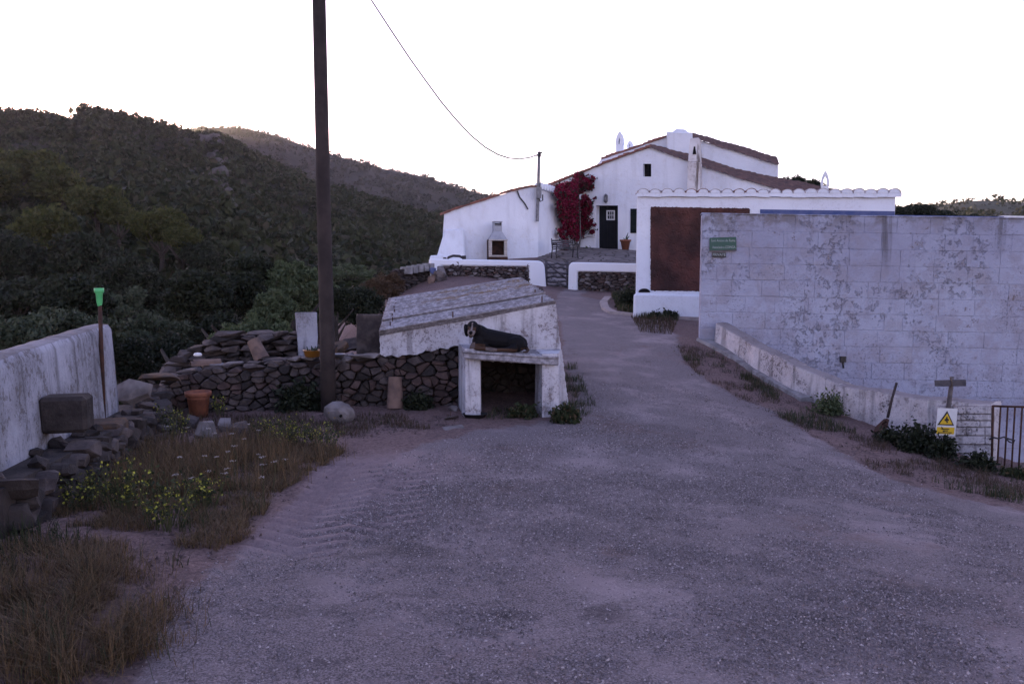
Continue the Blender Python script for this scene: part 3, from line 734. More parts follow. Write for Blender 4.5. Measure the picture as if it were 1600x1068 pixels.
# garden walls with whitewashed frames
def garden_wall(name, label, x0, x1, ytop, pier_l, pier_r, ybase, ycap, D0, D1, seed, cutl):
    GP = Plane(P(x0, 430, D0), P(x1, 430, D1)); root = empty(name, GP.at((x0+x1)/2, ybase), label, 'garden wall')
    th = .42; k = D0/F
    cap = MB(); r = 14 if pier_r[1] else 10
    def arch(side):
        return [(0, 1), (.05, .62), (.17, .33), (.36, .12), (.65, .02), (1, 0)]
    top = []
    if pier_l[1]:
        top += [(x0 + r*a*1.0, ytop + r*b) for a, b in arch(0)]
    else: top += [(x0, ytop)]
    if pier_r[1]:
        top += [(x1 - r*a, ytop + 3 + r*b) for a, b in reversed(arch(1))]
    else: top += [(x1, ytop+2)]
    # profile swept in small boxes so the frame stays one solid, rounded piece
    prof = [(0, .0), (.10, .035), (.5, .05), (.9, .035), (1, 0)]
    lo_l, lo_r = x0 + pier_l[0], x1 - pier_r[0]
    outl = [(x0-pier_l[2], ybase)] + top + [(x1+pier_r[2], ybase+3)]
    inn = [(lo_r+pier_r[2]*.3, ybase+3), (lo_r, ycap+1.5), (lo_l, ycap), (lo_l, ybase)]
    fr = MB(); fr.prism([GP.at(*q, th/2) for q in outl+inn], -GP.n*th)
    fo = fr.build('whitewashed_frame', M['wash_fresh'], root, bevel=.045)
    core = MB(); core.prism([GP.at(lo_l, ybase+4, th/2-.16), GP.at(lo_l, ycap-1, th/2-.16), GP.at(lo_r+1, ycap-1, th/2-.16), GP.at(lo_r+1, ybase+4, th/2-.16)], -GP.n*(th-.2))
    core.build('core', M['earth_core'], root)
    u0, z1 = GP.uz(lo_l, ycap); u1, _ = GP.uz(lo_r, ycap); _, z0 = GP.uz(lo_l, ybase)
    stone_wall(root, GP, (u0, u1, z0, z1), .21, .105, lambda u, z: True, [M['stone'], M['stone_red'], M['stone_pale'], M['stone']], seed, .10, .035, 'stones', th/2-.07)
    return GP
garden_wall('garden_wall', 'low garden wall with white rounded frame and stone panel below the barbecue', 673, 852, 404, (17,False,0), (25,True,3), 458, 415, 29.2, 30.4, 3, 0)
garden_wall('garden_wall', 'low garden wall with white rounded frame and stone panel right of the gate', 888, 1001, 409.5, (14,True,1), (3,False,0), 457, 424, 30.4, 29.2, 4, 0)
# gate of bent olive wood
gP = Plane(P(852.5, 450, 30.5), P(888.5, 450, 30.5))
gate = empty('wooden_gate', gP.at(870, 450), 'rustic gate of wavy weathered branches between the white garden walls', 'gate')
rs = random.Random(5)
for k, y in enumerate((412, 419, 426.5, 433, 440, 446.5)):
    m = MB(); pts_ = []
    for i in range(7):
        x = 854 + 34*i/6; pts_.append(gP.at(x, y + rs.uniform(-1.3, 1.3) - 2.2*math.sin(i/6*3.1)*(.6 if k % 2 else -.2), rs.uniform(-.02, .02)))
    m.tube(pts_, [.042*rs.uniform(.8, 1.2) for _ in pts_], 7); m.build('rail', M['gate_wood'], gate, True)
for x in (854, 887):
    m = MB(); m.tube([gP.at(x, 451, -.05), gP.at(x-.5, 408, -.05)], .05, 7); m.build('stile', M['gate_wood'], gate, True)
m = MB(); m.tube([gP.at(855, 411, .06), gP.at(870, 424, .05), gP.at(887, 437, .06)], .035, 7); m.build('brace', M['gate_wood'], gate, True)
# bench by the link wall
bn0 = ground_hit(880, 407) or P(880, 407, 37.5); bc = P(880, 407, 37.3); bz = gz(bc.x, bc.y)+.03
bench = empty('garden_bench', (bc.x, bc.y, bz), 'slatted bench with curled iron arms against the white wall', 'bench')
bu = Vector((.93, .36, 0)).normalized(); bn_ = Vector((bu.y, -bu.x, 0)); Bz = Vector((0,0,1)); bo = Vector((bc.x, bc.y, bz))
def bpnt(a, b_, c_): return bo + bu*a + bn_*b_ + Bz*c_
for k in range(4):
    m = MB(); m.box(bpnt(0, .05+k*.115, .42), (1.10, .085, .03), (bu, bn_, Bz)); m.build('seat_slat', M['gate_wood'], bench)
for k in range(4):
    m = MB(); m.box(bpnt(0, -.04-.028*k, .52+k*.10), (1.10, .025, .075), (bu, bn_, Bz)); m.build('back_slat', M['gate_wood'], bench)
for s in (-1, 1):
    m = MB(); m.tube([bpnt(.54*s, -.14, .92), bpnt(.54*s, -.03, .46), bpnt(.54*s, -.10, .2), bpnt(.54*s, -.13, 0)], .03, 6)
    m.tube([bpnt(.54*s, -.03, .42), bpnt(.54*s, .42, .42), bpnt(.54*s, .38, .2), bpnt(.54*s, .48, 0)], .03, 6)
    m.tube([bpnt(.54*s, -.07, .62), bpnt(.54*s, .2, .68), bpnt(.54*s, .45, .66), bpnt(.54*s, .50, .56), bpnt(.54*s, .42, .52), bpnt(.54*s, .42, .42)], .026, 6)
    m.build('side_frame', M['iron'], bench, True)
# pot by the door
pq = HP.at(977, 400, .75); pz = gz(pq.x, pq.y)+.03; pq = Vector((pq.x, pq.y, pz))
pot = empty('flower_pot', pq, 'terracotta flower pot holding a spiky stub beside the dark door', 'flower pot')
m = MB(); m.lathe(pq, [(.17, 0), (.25, .42), (.29, .42), (.30, .52), (.26, .52), (.22, .40)], 18); m.build('pot', M['terracotta'], pot, True)
simple('aloe', (.03,.045,.03), (.05,.065,.05), 9, .6, .3, .2)
m = MB()
for a, l in ((.7, .5), (1.2, .32), (2.2, .28), (-.5, .22)): m.tube([pq+Vector((0,0,.4)), pq+Vector((math.sin(a)*.1, 0, .4+l*.55)), pq+Vector((math.sin(a)*.22, .02, .4+l))], [.05, .04, .008], 5)
m.build('plant', M['aloe'], pot)
# something of bent black tube on the terrace behind the garden wall
m = MB(); m.tube([AP.at(698, 408, 3), AP.at(701, 402, 3), AP.at(708, 399.5, 3), AP.at(718, 400, 3), AP.at(724, 403, 3), AP.at(725, 409, 3)], .055, 7); m.box(AP.at(725, 403, 3), (.16, .12, .2))
m.tube([AP.at(695, 402, 3), AP.at(695, 410, 3)], .07, 7)
tag(m.build('metal_chair', M['iron'], None, True), 'bent black metal armrests showing above the left end of the garden wall', 'chair')
# mossy tumbled wall at the left end, with concrete blocks laid along its top
DW = Plane(P(621, 440, 28.2), P(676, 440, 29.3))
dw = empty('terrace_wall', DW.at(648, 462), 'dark tumbled dry-stone wall topped with grey blocks, left of the garden wall', 'stone wall')
m = MB(); m.prism([DW.at(622, 475, -.1), DW.at(622, 424, -.1), DW.at(634, 420, -.1), DW.at(676, 418, -.1), DW.at(680, 475, -.1)], -DW.n*.5); m.build('core', M['earth_core'], dw)
u0, z0 = DW.uz(621, 475); u1, z1 = DW.uz(678, 420)
stone_wall(dw, DW, (u0, u1, z0, z1), .22, .12, lambda u, z: True, [M['stone'], M['stone_dark']], 8, .12, .04, 'stones')
for k in range(6):
    m = MB(); x = 631 + k*8.6; q = DW.at(x+4, 422.5 - k*1.45, .02); m.box(q, (.195, .5, .26), (DW.u, DW.n, Z)); m.build('block', M['concrete'], dw, bevel=.015)
rub = empty('rubble_pile', P(679, 458, 28.4), 'heap of whitewashed rubble and an orange brick against the end of the garden wall', 'rubble')
rs = random.Random(3)
for (x, y, s, mm, fl) in ((681,428,.34,'stone_pale',.9),(677,437,.50,'tile_pale',.7),(684,445,.30,'wash_fresh',1),(675,447,.34,'wash_fresh',.9),(679,453,.36,'wash_fresh',.8),(686,452,.28,'wash_fresh',1.2),(670,453,.30,'wash_fresh',.7),(676,423,.28,'blue_paint',1.0),(689,425,.42,'stone_pale',1.2),(690,437,.45,'stone',1.3),(690,449,.45,'stone_dark',1.3)):
    rock('rock' if mm != 'tile_pale' else 'brick', M[mm], P(x, y, 28.5), (s, s*.8, s*fl), rub, rs)
# ------------------------------------------------------------------ white barn
BF = Plane(P(995, 490, 22.0), P(1400, 490, 22.1))
barn = empty('white_barn', BF.at(1100, 492), 'white barn front edged with round tiles, a rusty brown panel and a blue stripe', 'barn')
fl, fr_ = BF.at(995, 300), BF.at(1400, 299); zb = BF.at(1000, 512).z
m = MB(); bl = Vector((fl.x+2.6, 29.5, 0)); br = Vector((fr_.x+2.0, 29.5, 0)); zt = fl.z
m.hexa([Vector((fl.x, fl.y, zb)), Vector((fr_.x, fr_.y, zb-1.5)), Vector((br.x, br.y, zb)), Vector((bl.x, bl.y, zb)),
        Vector((fl.x, fl.y, zt)), Vector((fr_.x, fr_.y, zt)), Vector((br.x, br.y, zt-.5)), Vector((bl.x, bl.y, zt-.5))])
m.build('wall', M['wash_barn'], barn, bevel=.03)
# brown panel: rough unpainted render with a ragged edge
def ragged_panel(name, mat, parent, pl, corners, nx, nz, off, amp, edge, seed):
    V = []; rs = random.Random(seed)
    for j in range(nz+1):
        for i in range(nx+1):
            a, b_ = i/nx, j/nz
            x = (corners[0][0]*(1-a)+corners[1][0]*a)*(1-b_) + (corners[3][0]*(1-a)+corners[2][0]*a)*b_
            y = (corners[0][1]*(1-a)+corners[1][1]*a)*(1-b_) + (corners[3][1]*(1-a)+corners[2][1]*a)*b_
            rim = min(i, nx-i, j, nz-j); jx = rs.uniform(-edge, edge) if i in (0, nx) else 0; jy = rs.uniform(-edge, edge) if j in (0, nz) else 0
            d = -.01 if rim == 0 else off + amp*(.7*mnoise.noise(Vector((x*.09, y*.09, seed))) + .5*mnoise.noise(Vector((x*.4, y*.4, seed))))
            V.append(tuple(pl.at(x+jx, y+jy, d) - wloc(parent)))
    Fq = [(j*(nx+1)+i, j*(nx+1)+i+1, (j+1)*(nx+1)+i+1, (j+1)*(nx+1)+i) for j in range(nz) for i in range(nx)]
    o = npmesh(name, V, Fq, mat, False); o.parent = parent; return o
ragged_panel('brown_panel', M['rusty_panel'], barn, BF, [(1016,322.5),(1172,325),(1172,456),(1016,454.5)], 90, 76, .04, .045, .8, 3)
m = MB(); m.prism([BF.at(1188, 334.5, .02), BF.at(1188, 327, .02), BF.at(1398, 330, .02), BF.at(1398, 340, .02)], -BF.n*.06); m.build('blue_stripe', M['blue_paint'], barn)
# plinth along the foot
m = MB(); m.hexa([BF.at(989, 503, .55), BF.at(1180, 515, .55), BF.at(1180, 515, -.05), BF.at(989, 503, -.05), BF.at(990, 457, .5), BF.at(1180, 461, .5), BF.at(1180, 459, -.05), BF.at(991, 457, -.05)])
pn = m.build('plinth', M['wash_barn'], barn, bevel=.07)
m = MB(); m.prism([BF.at(998 + 9*(1-math.cos(t_)), 456.5 - 6*math.sin(t_), .06) for t_ in np.linspace(0, math.pi, 9)], -BF.n*.1); m.build('drain_arch', M['black_hole'], barn)
# cornice of half-round tiles
def half_tile(r0, r1, L, th, n=9):
    V = []; 
    for (r, y) in ((r0, 0), (r1, L)):
        for rr_ in (r, r-th):
            for k in range(n):
                a = math.pi*k/(n-1); V.append((rr_*math.cos(a), y, rr_*math.sin(a)*.85))
    Fq = []
    for k in range(n-1):
        Fq += [(k, k+1, 2*n+k+1, 2*n+k), (n+k+1, n+k, 3*n+k, 3*n+k+1), (k+1, k, n+k, n+k+1), (2*n+k, 2*n+k+1, 3*n+k+1, 3*n+k)]
    me = bpy.data.meshes.new('tile'); me.from_pydata(V, [], Fq); me.update()
    return me
def filled_tile(rim, fill):
    me = half_tile(.150, .13, .45, .016); n = 9; bm = bmesh.new(); bm.from_mesh(me)
    vs_ = [bm.verts.new((.136*math.cos(math.pi*k/8), .012, .136*math.sin(math.pi*k/8)*.85)) for k in range(9)]; f = bm.faces.new(vs_); f.material_index = 1
    vs_ = [bm.verts.new((.15*x, .02, z_)) for x, z_ in ((-1.12, 0), (-1.12, -.12), (1.12, -.12), (1.12, 0))]; f = bm.faces.new(vs_); f.material_index = 1
    bm.to_mesh(me); bm.free(); me.materials.append(rim); me.materials.append(fill); return me
simple('tile_limed', (.50,.47,.50), (.26,.20,.19), 7, .9, .2, .5, 30, .01)
tm_w = filled_tile(M['tile_limed'], M['wash_barn']); tm_r = filled_tile(M['roof_edge'], M['wash_barn'])
n_t = 22; rs = random.Random(9)
for k in range(n_t):
    u = BF.L*(k+.35)/n_t; q = BF.p(u, zt - .02 + rs.uniform(-.012, .012), .10)
    o = link('tile', tm_r if k in (4, 5, 8, 9) else tm_w, None, barn, q)
    s = 1.04 + .12*(k > 12); o.scale = (s, 1, s*.85); o.rotation_euler = (rs.uniform(-.06, .02), rs.uniform(-.05, .05), rs.uniform(-.04, .04))
m = MB(); m.hexa([BF.p(-.04, zt-.03, .02), BF.p(BF.L+.02, zt-.03, .02), BF.p(BF.L+1, zt-.6, -6), BF.p(1, zt-.6, -6), BF.p(-.02, zt+.04, -.03), BF.p(BF.L, zt+.04, -.03), BF.p(BF.L+1, zt-.5, -6), BF.p(1, zt-.5, -6)])
m.build('roof', M['roof_tile'], barn)
# low blue-topped wall farther right
LW = Plane(P(1392, 340, 25), P(1660, 340, 25)); lw = empty('yard_wall', LW.at(1480, 350), 'far low wall with a blue and white coping beyond the big wall', 'wall')
m = MB(); m.prism([LW.at(1392, 420), LW.at(1392, 338), LW.at(1660, 342), LW.at(1660, 420)], -LW.n*.3); m.build('wall', M['wash_barn'], lw)
m = MB(); m.prism([LW.at(1392, 342, .03), LW.at(1392, 335.6, .03), LW.at(1569, 338.3, .03), LW.at(1569, 342, .03)], -LW.n*.36); m.build('blue_coping', M['blue_paint'], lw)
m = MB(); m.prism([LW.at(1569.3, 342, .03), LW.at(1569.3, 336.6, .03), LW.at(1670, 339, .03), LW.at(1670, 345, .03)], -LW.n*.36); m.build('white_coping', M['white_paint'], lw)

# curved kerb of pale cement round the bed at the barn foot
kp = [ground_hit(*q) for q in ((950,466),(943,474),(946,484),(958,490),(985,493),(1020,496),(1060,498.5),(1094,500))]
m = MB()
for a, b_ in zip(kp[:-1], kp[1:]):
    d = (b_-a).normalized(); nn = Vector((-d.y, d.x, 0))*.14; e = d*.02
    m.hexa([a-e-nn-Z*.1, b_+e-nn-Z*.1, b_+e+nn-Z*.1, a-e+nn-Z*.1, a-e-nn*.8+Z*.07, b_+e-nn*.8+Z*.07, b_+e+nn*.8+Z*.07, a-e+nn*.8+Z*.07])
simple('kerb', (.36,.30,.29), (.26,.22,.215), 4, .9, .2, .4, 30, .008)
tag(m.build('kerb', M['kerb'], None), kind='structure')

# ------------------------------------------------------------------ big block wall
t = NT('wash_blocks')
big = t.noise(.55, 5, .6); mid = t.noise(2.2, 6, .7); pk = t.noise(6.5, 8, .75); pos = t.pos
oi = t.n('ObjectInfo')
c = t.mix(t.ramp(big, .36, .68, 0, .75), (.39,.405,.515), (.285,.285,.385))
c = t.mix(t.math('MULTIPLY', t.ramp(mid, .46, .60), .6), c, (.30,.285,.345))
c = t.mix(t.math('MULTIPLY', t.ramp(oi.outputs['Random'], .7, 1, 0, .5), t.ramp(t.noise(3, 5), .4, .6)), c, (.31,.285,.32))
zz = t.sep(2)
lowm = t.ramp(zz, -.6, 1.5, 1, 0)
msk = t.math('MULTIPLY', t.ramp(pk, .535, .575), t.ramp(t.noise(.42, 4, .6), .49, .58))
c = t.mix(t.math('MULTIPLY', msk, .20), c, (.24,.205,.235))
c = t.mix(t.math('MULTIPLY', t.ramp(pk, .60, .63), t.ramp(t.noise(.5, 3), .46, .56, 0, .85)), c, (.16,.125,.115))
spk = t.math('MULTIPLY', t.ramp(t.noise(24, 5, .75), .55, .60), t.ramp(t.math('ADD', t.noise(.9, 5, .65), t.math('MULTIPLY', lowm, .14)), .53, .63))
c = t.mix(t.math('MULTIPLY', spk, .5), c, (.075,.062,.066))
st = t.math('MULTIPLY', t.ramp(t.noise(2.3, 4, .55, stretch=(1, 1, .07)), .55, .66), t.ramp(t.math('ADD', zz, t.math('MULTIPLY', t.noise(1.5, 3, stretch=(1,1,.2)), 1.6)), 2.4, 3.5))
c = t.mix(t.math('MULTIPLY', st, .95), c, (.07,.062,.06))
topd = t.math('MULTIPLY', t.ramp(zz, 2.45, 2.95), t.ramp(t.noise(3.5, 6, .7), .42, .58)); c = t.mix(t.math('MULTIPLY', topd, .85), c, (.16,.14,.135))
t.col(c)
h = t.math('ADD', t.math('MULTIPLY', mid, 1.0), t.math('MULTIPLY', t.noise(32, 5, .7), .3)); h = t.math('SUBTRACT', h, t.math('MULTIPLY', msk, .35))
t.bump(h, 1.0, .05); M['wash_blocks'] = t.set(.92, .15)
WP = Plane(P(1094, 500, 17.2), P(1720, 500, 16.0))
bw = empty('block_wall', WP.at(1300, 560), 'tall weathered whitewashed wall of big stone blocks carrying the green sign', 'wall')
WL, ztl = WP.uz(1094, 334.5)[0], WP.uz(1094, 334.5)[1]; uR, ztr = WP.uz(1720, 344); zlow = -2.75
m = MB(); m.hexa([WP.p(0, zlow, -.012), WP.p(uR, zlow, -.012), WP.p(uR, zlow, -.36), WP.p(0, zlow, -.36), WP.p(0, ztl-.012, -.012), WP.p(uR, ztr-.012, -.012), WP.p(uR, ztr-.012, -.36), WP.p(0, ztl-.012, -.36)])
m.build('core', M['wash_blocks'], bw)
rs = random.Random(12); ch = .348; row = 0
while True:
    zA = ztl - row*ch
    if zA - ch < zlow + .2: break
    u = -.001 - (0 if row % 2 == 0 else .33)
    while u < uR:
        Lb = .66*rs.uniform(.9, 1.1) if rs.random() < .85 else .36
        ua, ub = max(u, 0.0) + .0012, min(u+Lb, uR) - .0012
        u += Lb
        if ub - ua < .08: continue
        sl_ = (ztr-ztl)/uR*max(0, 1-row/9); g_ = rs.uniform(.0005, .0025) if rs.random() > .08 + .075*row else rs.uniform(.004, .013)
        z1a, z1b = zA + sl_*ua - (.0 if row == 0 else g_), zA + sl_*ub - (.0 if row == 0 else g_)
        sl2 = (ztr-ztl)/uR*max(0, 1-(row+1)/9); z0a, z0b = zA - ch + sl2*ua + g_, zA - ch + sl2*ub + g_
        f0, f1, f2, f3 = [rs.uniform(-.004, .005) for _ in range(4)]; base = rs.uniform(-.003, .004)
        mb = MB(); mb.hexa([WP.p(ua, z0a, base+f0), WP.p(ub, z0b, base+f1), WP.p(ub, z0b, -.2), WP.p(ua, z0a, -.2),
                            WP.p(ua, z1a, base+f2), WP.p(ub, z1b, base+f3), WP.p(ub, z1b, -.2), WP.p(ua, z1a, -.2)])
        mb.build('block', M['wash_blocks'], bw, bevel=rs.choice((.003, .005, .007)))
    row += 1
m = MB(); m.hexa([WP.p(-.02, ztl+.002, .02), WP.p(uR, ztr+.002, .02), WP.p(uR, ztr+.002, -.38), WP.p(-.02, ztl+.002, -.38), WP.p(-.02, ztl+.03, .0), WP.p(uR, ztr+.03, .0), WP.p(uR, ztr+.03, -.36), WP.p(-.02, ztl+.03, -.36)])
m.build('coping', M['wash_blocks'], bw, bevel=.01)
# signs
t = NT('sign_green'); t.col(t.mix(t.noise(8, 4), (.020,.075,.060), (.026,.090,.062))); M['sign_green'] = t.set(.45, .4)
simple('sign_white', (.62,.62,.64), (.55,.55,.57), 8, .5, .4, 0)
simple('sign_text', (.42,.47,.46), (.34,.40,.40), 14, .6, .3, 0)
simple('sign_black', (.008,.008,.012), (.012,.012,.016), 8, .4, .4, 0)
simple('sign_yellow', (.62,.40,.015), (.55,.35,.015), 8, .5, .4, 0)
def flat_board(name, pl, corners, off, th, mat, parent=None):
    m = MB(); m.prism([pl.at(*q, off) for q in corners], pl.n*th); return m.build(name, mat, parent)
sg = empty('farm_sign', WP.at(1129, 391, .03), 'small green sign with white lettering on the block wall', 'sign')
flat_board('board', WP, [(1108.5,391.5),(1108.5,371.5),(1150,370),(1150.7,390)], .035, .02, M['sign_green'], sg)
flat_board('sill', WP, [(1108.7,392.8),(1108.7,391.7),(1150.9,390.2),(1150.9,391.6)], .032, .035, M['stone_pale'], sg)
SGP = Plane(WP.p(0, 0), WP.p(10, 0))
u, z_ = WP.uz(1129.5, 376); text_mesh('lettering', 'Sant Antoni de Ruma', .075, M['sign_text'], sg, WP, u, z_, .057, .50)
u, z_ = WP.uz(1130.5, 386.3); text_mesh('lettering', 'Associada a COINGA', .075, M['sign_text'], sg, WP, u, z_, .057, .48)
sp = empty('private_sign', WP.at(1123, 402, .03), 'small black plate reading PRIVATE just below the green sign', 'sign')
flat_board('plate', WP, [(1112.5,402),(1112.5,394.4),(1134.2,394.1),(1134.2,402)], .03, .012, M['sign_black'], sp)
u, z_ = WP.uz(1123.3, 398); text_mesh('lettering', 'PRIVATE', .085, M['sign_text'], sp, WP, u, z_, .044, .265)
m = MB(); m.box(WP.at(1317, 561, .03), (.11, .06, .12)); m.tube([WP.at(1317, 565, .02), WP.at(1318, 575, .02)], .018, 6); tag(m.build('junction_box', M['sign_black'], None), 'small black box fixed low on the block wall above the sloping wall', 'box')

# ------------------------------------------------------------------ sloping low wall down to the metal gate
pen_floor = MB(); pen_floor.add([(4.0, 17.4, -2.55), (22, 16.5, -2.55), (22, 8, -2.55), (5.2, 9.8, -2.55)], [(0, 1, 2, 3)])
tag(pen_floor.build('pen_floor', M['ground'], None, origin=(0,0,0)), kind='structure')
low_root = empty('sloping_wall', P(1300, 640, 13.2), 'stained low white wall sloping down towards the barred gate', 'wall')
def wall_run(name, pts_, th, mat, root, seed, sub=26, back_drop=2.2):
    """pts_: list of (px, ytop, ybase, D) along the front top edge; a battered wall with an uneven rounded top"""
    V = []; rows = []; rs = random.Random(seed); seq = []
    for a, b_ in zip(pts_[:-1], pts_[1:]):
        for k in range(sub): f = k/sub; seq.append([a[i]*(1-f)+b_[i]*f for i in range(4)])
    seq.append(list(pts_[-1]))
    P3 = [(P(s[0], s[1], s[3]), P(s[0], s[2], s[3])) for s in seq]
    for i, (tp, bt) in enumerate(P3):
        d = (P3[min(i+1, len(P3)-1)][0] - P3[max(i-1, 0)][0]); d.z = 0; d.normalize(); n = Vector((d.y, -d.x, 0))
        w_ = .012*mnoise.noise(tp*2.0) ; zt_ = .02*mnoise.noise(tp*1.7) + .012*mnoise.noise(tp*6)
        bot = Vector((bt.x, bt.y, min(bt.z, gz(bt.x, bt.y)) - .15)) + n*.07
        prof = [bot]
        for k in range(1, 6): prof.append(bot.lerp(tp + n*w_, k/6) + n*(.012*mnoise.noise(bot*3+Vector((0,0,k*.9)))))
        prof += [tp + Z*(zt_-.018) + n*.004, tp + Z*zt_ - n*.014, tp + Z*(zt_+.012) - n*th*.5, tp + Z*zt_ - n*(th-.035), tp + Z*(zt_-.04) - n*th, tp - n*th - Z*back_drop]
        rows.append(prof)
    np_ = len(rows[0]); V = [p for r_ in rows for p in r_]; Fq = []
    for i in range(len(rows)-1):
        for k in range(np_-1): Fq.append((i*np_+k, i*np_+k+1, (i+1)*np_+k+1, (i+1)*np_+k))
    Fq += [tuple(range(np_)), tuple(range((len(rows)-1)*np_+np_-1, (len(rows)-1)*np_-1, -1))]
    m = MB(); m.add(V, Fq); return m.build(name, mat, root, False)
wall_run('upper_run', [(1119,504,545,17.0),(1180,541,600,15.1),(1240,569,636,13.8),(1310,600,668,12.9)], .30, M['wash_low'], low_root, 1)
wall_run('lower_run', [(1308,601,668,12.88),(1380,612,688,12.0),(1450,624,704,11.35)], .34, M['wash_low'], low_root, 2)
wall_run('gate_pier', [(1449,622,708,11.30),(1500,627,717,11.0),(1549,631,727,10.7)], .36, M['wash_low'], low_root, 3, 10)
# coursed blocks showing on the pier and the lower run
LP2 = Plane(P(1466, 640, 11.18), P(1549, 640, 10.7)); rs = random.Random(4)
ys_ = [634, 646.5, 656.5, 667, 680, 694, 708, 724]
for a, b_ in zip(ys_[:-1], ys_[1:]):
    x = 1463.0
    while x < 1547:
        x2 = min(x + rs.choice((38, 46, 30, 84)), 1548.5)
        if x2 - x > 6:
            mb = MB(); o_ = .045 + rs.uniform(0, .012)
            mb.prism([LP2.at(x+.4, b_-.45, o_), LP2.at(x+.4, a+.45, o_-.005), LP2.at(x2-.4, a+.45, o_-.005), LP2.at(x2-.4, b_-.45, o_)], -LP2.n*.16); mb.build('block', M['wash_low'], low_root, bevel=.008)
        x = x2
# concrete footing along the verge
m = MB(); fp = [(1096,540,17.3),(1140,562,16.2),(1200,602,14.6),(1260,642,13.35)]
for a, b_ in zip(fp[:-1], fp[1:]):
    p, q = P(*a), P(*b_); p.z = gz(p.x, p.y); q.z = gz(q.x, q.y); d = (q-p).normalized(); nn = Vector((d.y, -d.x, 0))
    m.hexa([p-nn*.5-Z*.15, q-nn*.5-Z*.15, q+nn*.16-Z*.15, p+nn*.16-Z*.15, p-nn*.5+Z*.10, q-nn*.5+Z*.10, q+nn*.12+Z*.07, p+nn*.12+Z*.07])
m.build('footing', M['concrete'], low_root)
# barred gate
GT = Plane(P(1551, 680, 10.65), P(1660, 680, 10.2)); mg = empty('metal_gate', GT.at(1575, 729), 'rusty barred metal gate chained to the pier at the right edge', 'gate')
def bar(name, a, b_, r, mat=None): m = MB(); m.tube([GT.at(*a), GT.at(*b_)], r, 7); return m.build(name, M['rust'] if mat is None else mat, mg, True)
bar('frame_bar', (1551.5, 633), (1549.5, 728), .016); bar('frame_bar', (1551, 634), (1650, 637), .015); bar('frame_bar', (1549, 733), (1650, 740), .015)
for k in range(8):
    x = 1563.5 + k*11.2; bar('bar', (x, 634.5 + (x-1551)*.03), (x-6, 740 + (x-1551)*.03), .0115)
m = MB(); m.tube([GT.at(1546, 686, .03), GT.at(1553, 683, .05), GT.at(1560, 685, .05), GT.at(1569, 682, .05), GT.at(1577, 690, .05), GT.at(1584, 692, .05), GT.at(1586, 688, .05), GT.at(1572, 684, .05)], .012, 6); m.build('chain', M['iron'], mg)
# T-shaped wooden post and the warning sign hung in front of it
TP = Plane(P(1470, 640, 10.95), P(1500, 640, 10.95)); 
tp_ = empty('wooden_post', TP.at(1482, 690), 'weathered wooden T-post standing behind the warning sign', 'post')
m = MB(); m.tube([TP.at(1476, 700, -.08), TP.at(1480, 650, -.02), TP.at(1486, 605, .02), TP.at(1487.5, 588, .02)], [.035, .034, .03, .026], 8); m.build('upright', M['grey_wood'], tp_, True)
m = MB(); m.prism([TP.at(1462, 603.5, .06), TP.at(1461.5, 594, .06), TP.at(1509.5, 592.8, .06), TP.at(1510, 603, .06)], -TP.n*.03); m.build('crossboard', M['gate_wood'], tp_, bevel=.004)
m = MB(); m.tube([TP.at(1485, 590, .075), TP.at(1488, 599, .08), TP.at(1485.5, 606, .05)], .008, 5); m.build('binding', M['rope'], tp_)
ws = empty('warning_sign', TP.at(1478, 681, .1), 'white and yellow warning plate with a black triangle in front of the low wall', 'sign')
def wq(pts_, off, th, mm, name): m = MB(); m.prism([TP.at(*q, off) for q in pts_], TP.n*th); return m.build(name, M[mm], ws)
wq([(1461,679.5),(1465,637),(1496,638),(1492,681)], .09, .008, 'sign_white', 'plate')
wq([(1464.5,663.5),(1480,641.5),(1490.5,664.5)], .101, .003, 'sign_black', 'triangle_border')
wq([(1468,661.8),(1480,645.6),(1488,662.5)], .1065, .003, 'sign_yellow', 'triangle')
wq([(1463,677),(1464.3,666.5),(1491.5,667.5),(1490.3,678)], .101, .003, 'sign_yellow', 'text_panel')
wq([(1475.6,655.5),(1478,653.3),(1479.3,650),(1480.6,651),(1480.6,653.5),(1482.8,655),(1482.2,657),(1480.4,657),(1481.2,660),(1478.8,660.2),(1478.6,657.6),(1476.6,657)], .112, .002, 'sign_black', 'symbol')
for (xa, xb, y, hh_) in ((1470,1485,669.8,1.1),(1473,1482,672.6,1.0),(1467,1488,675.4,1.0)):
    n_ = int((xb-xa)/1.7)
    m = MB()
    for k in range(n_):
        x = xa + k*1.7; m.prism([TP.at(x, y+hh_, .1055), TP.at(x, y-hh_*.6, .1055), TP.at(x+1.15, y-hh_*.6, .1055), TP.at(x+1.15, y+hh_, .1055)], TP.n*.0015)
    m.build('lettering', M['sign_black'], ws)
# spade leaning on the wall
SPb = gp(1372, 672, 11.75); shv = empty('spade', SPb, 'old spade leaning against the sloping white wall', 'spade')
h0, h1, h2 = P(1387, 652, 11.45), P(1394, 622, 11.55), P(1401, 598, 11.62)
m = MB(); m.tube([h0, h1, h2], [.021, .019, .020], 8); m.build('handle', M['pole_wood'], shv, True)
m = MB(); c_ = P(1378, 664, 11.6)
blade = [P(1381,654,11.65), P(1389,655,11.60), P(1386,668,11.52), P(1376,676,11.45), P(1364,675,11.5), P(1368,666,11.58)]
m.prism([p_ for p_ in blade], (0, -.012, .004)); m.tube([h0 + Vector((-.02,-.02,-.03)), P(1379, 662, 11.56)], [.026, .012], 7); m.build('blade', M['rust'], shv)
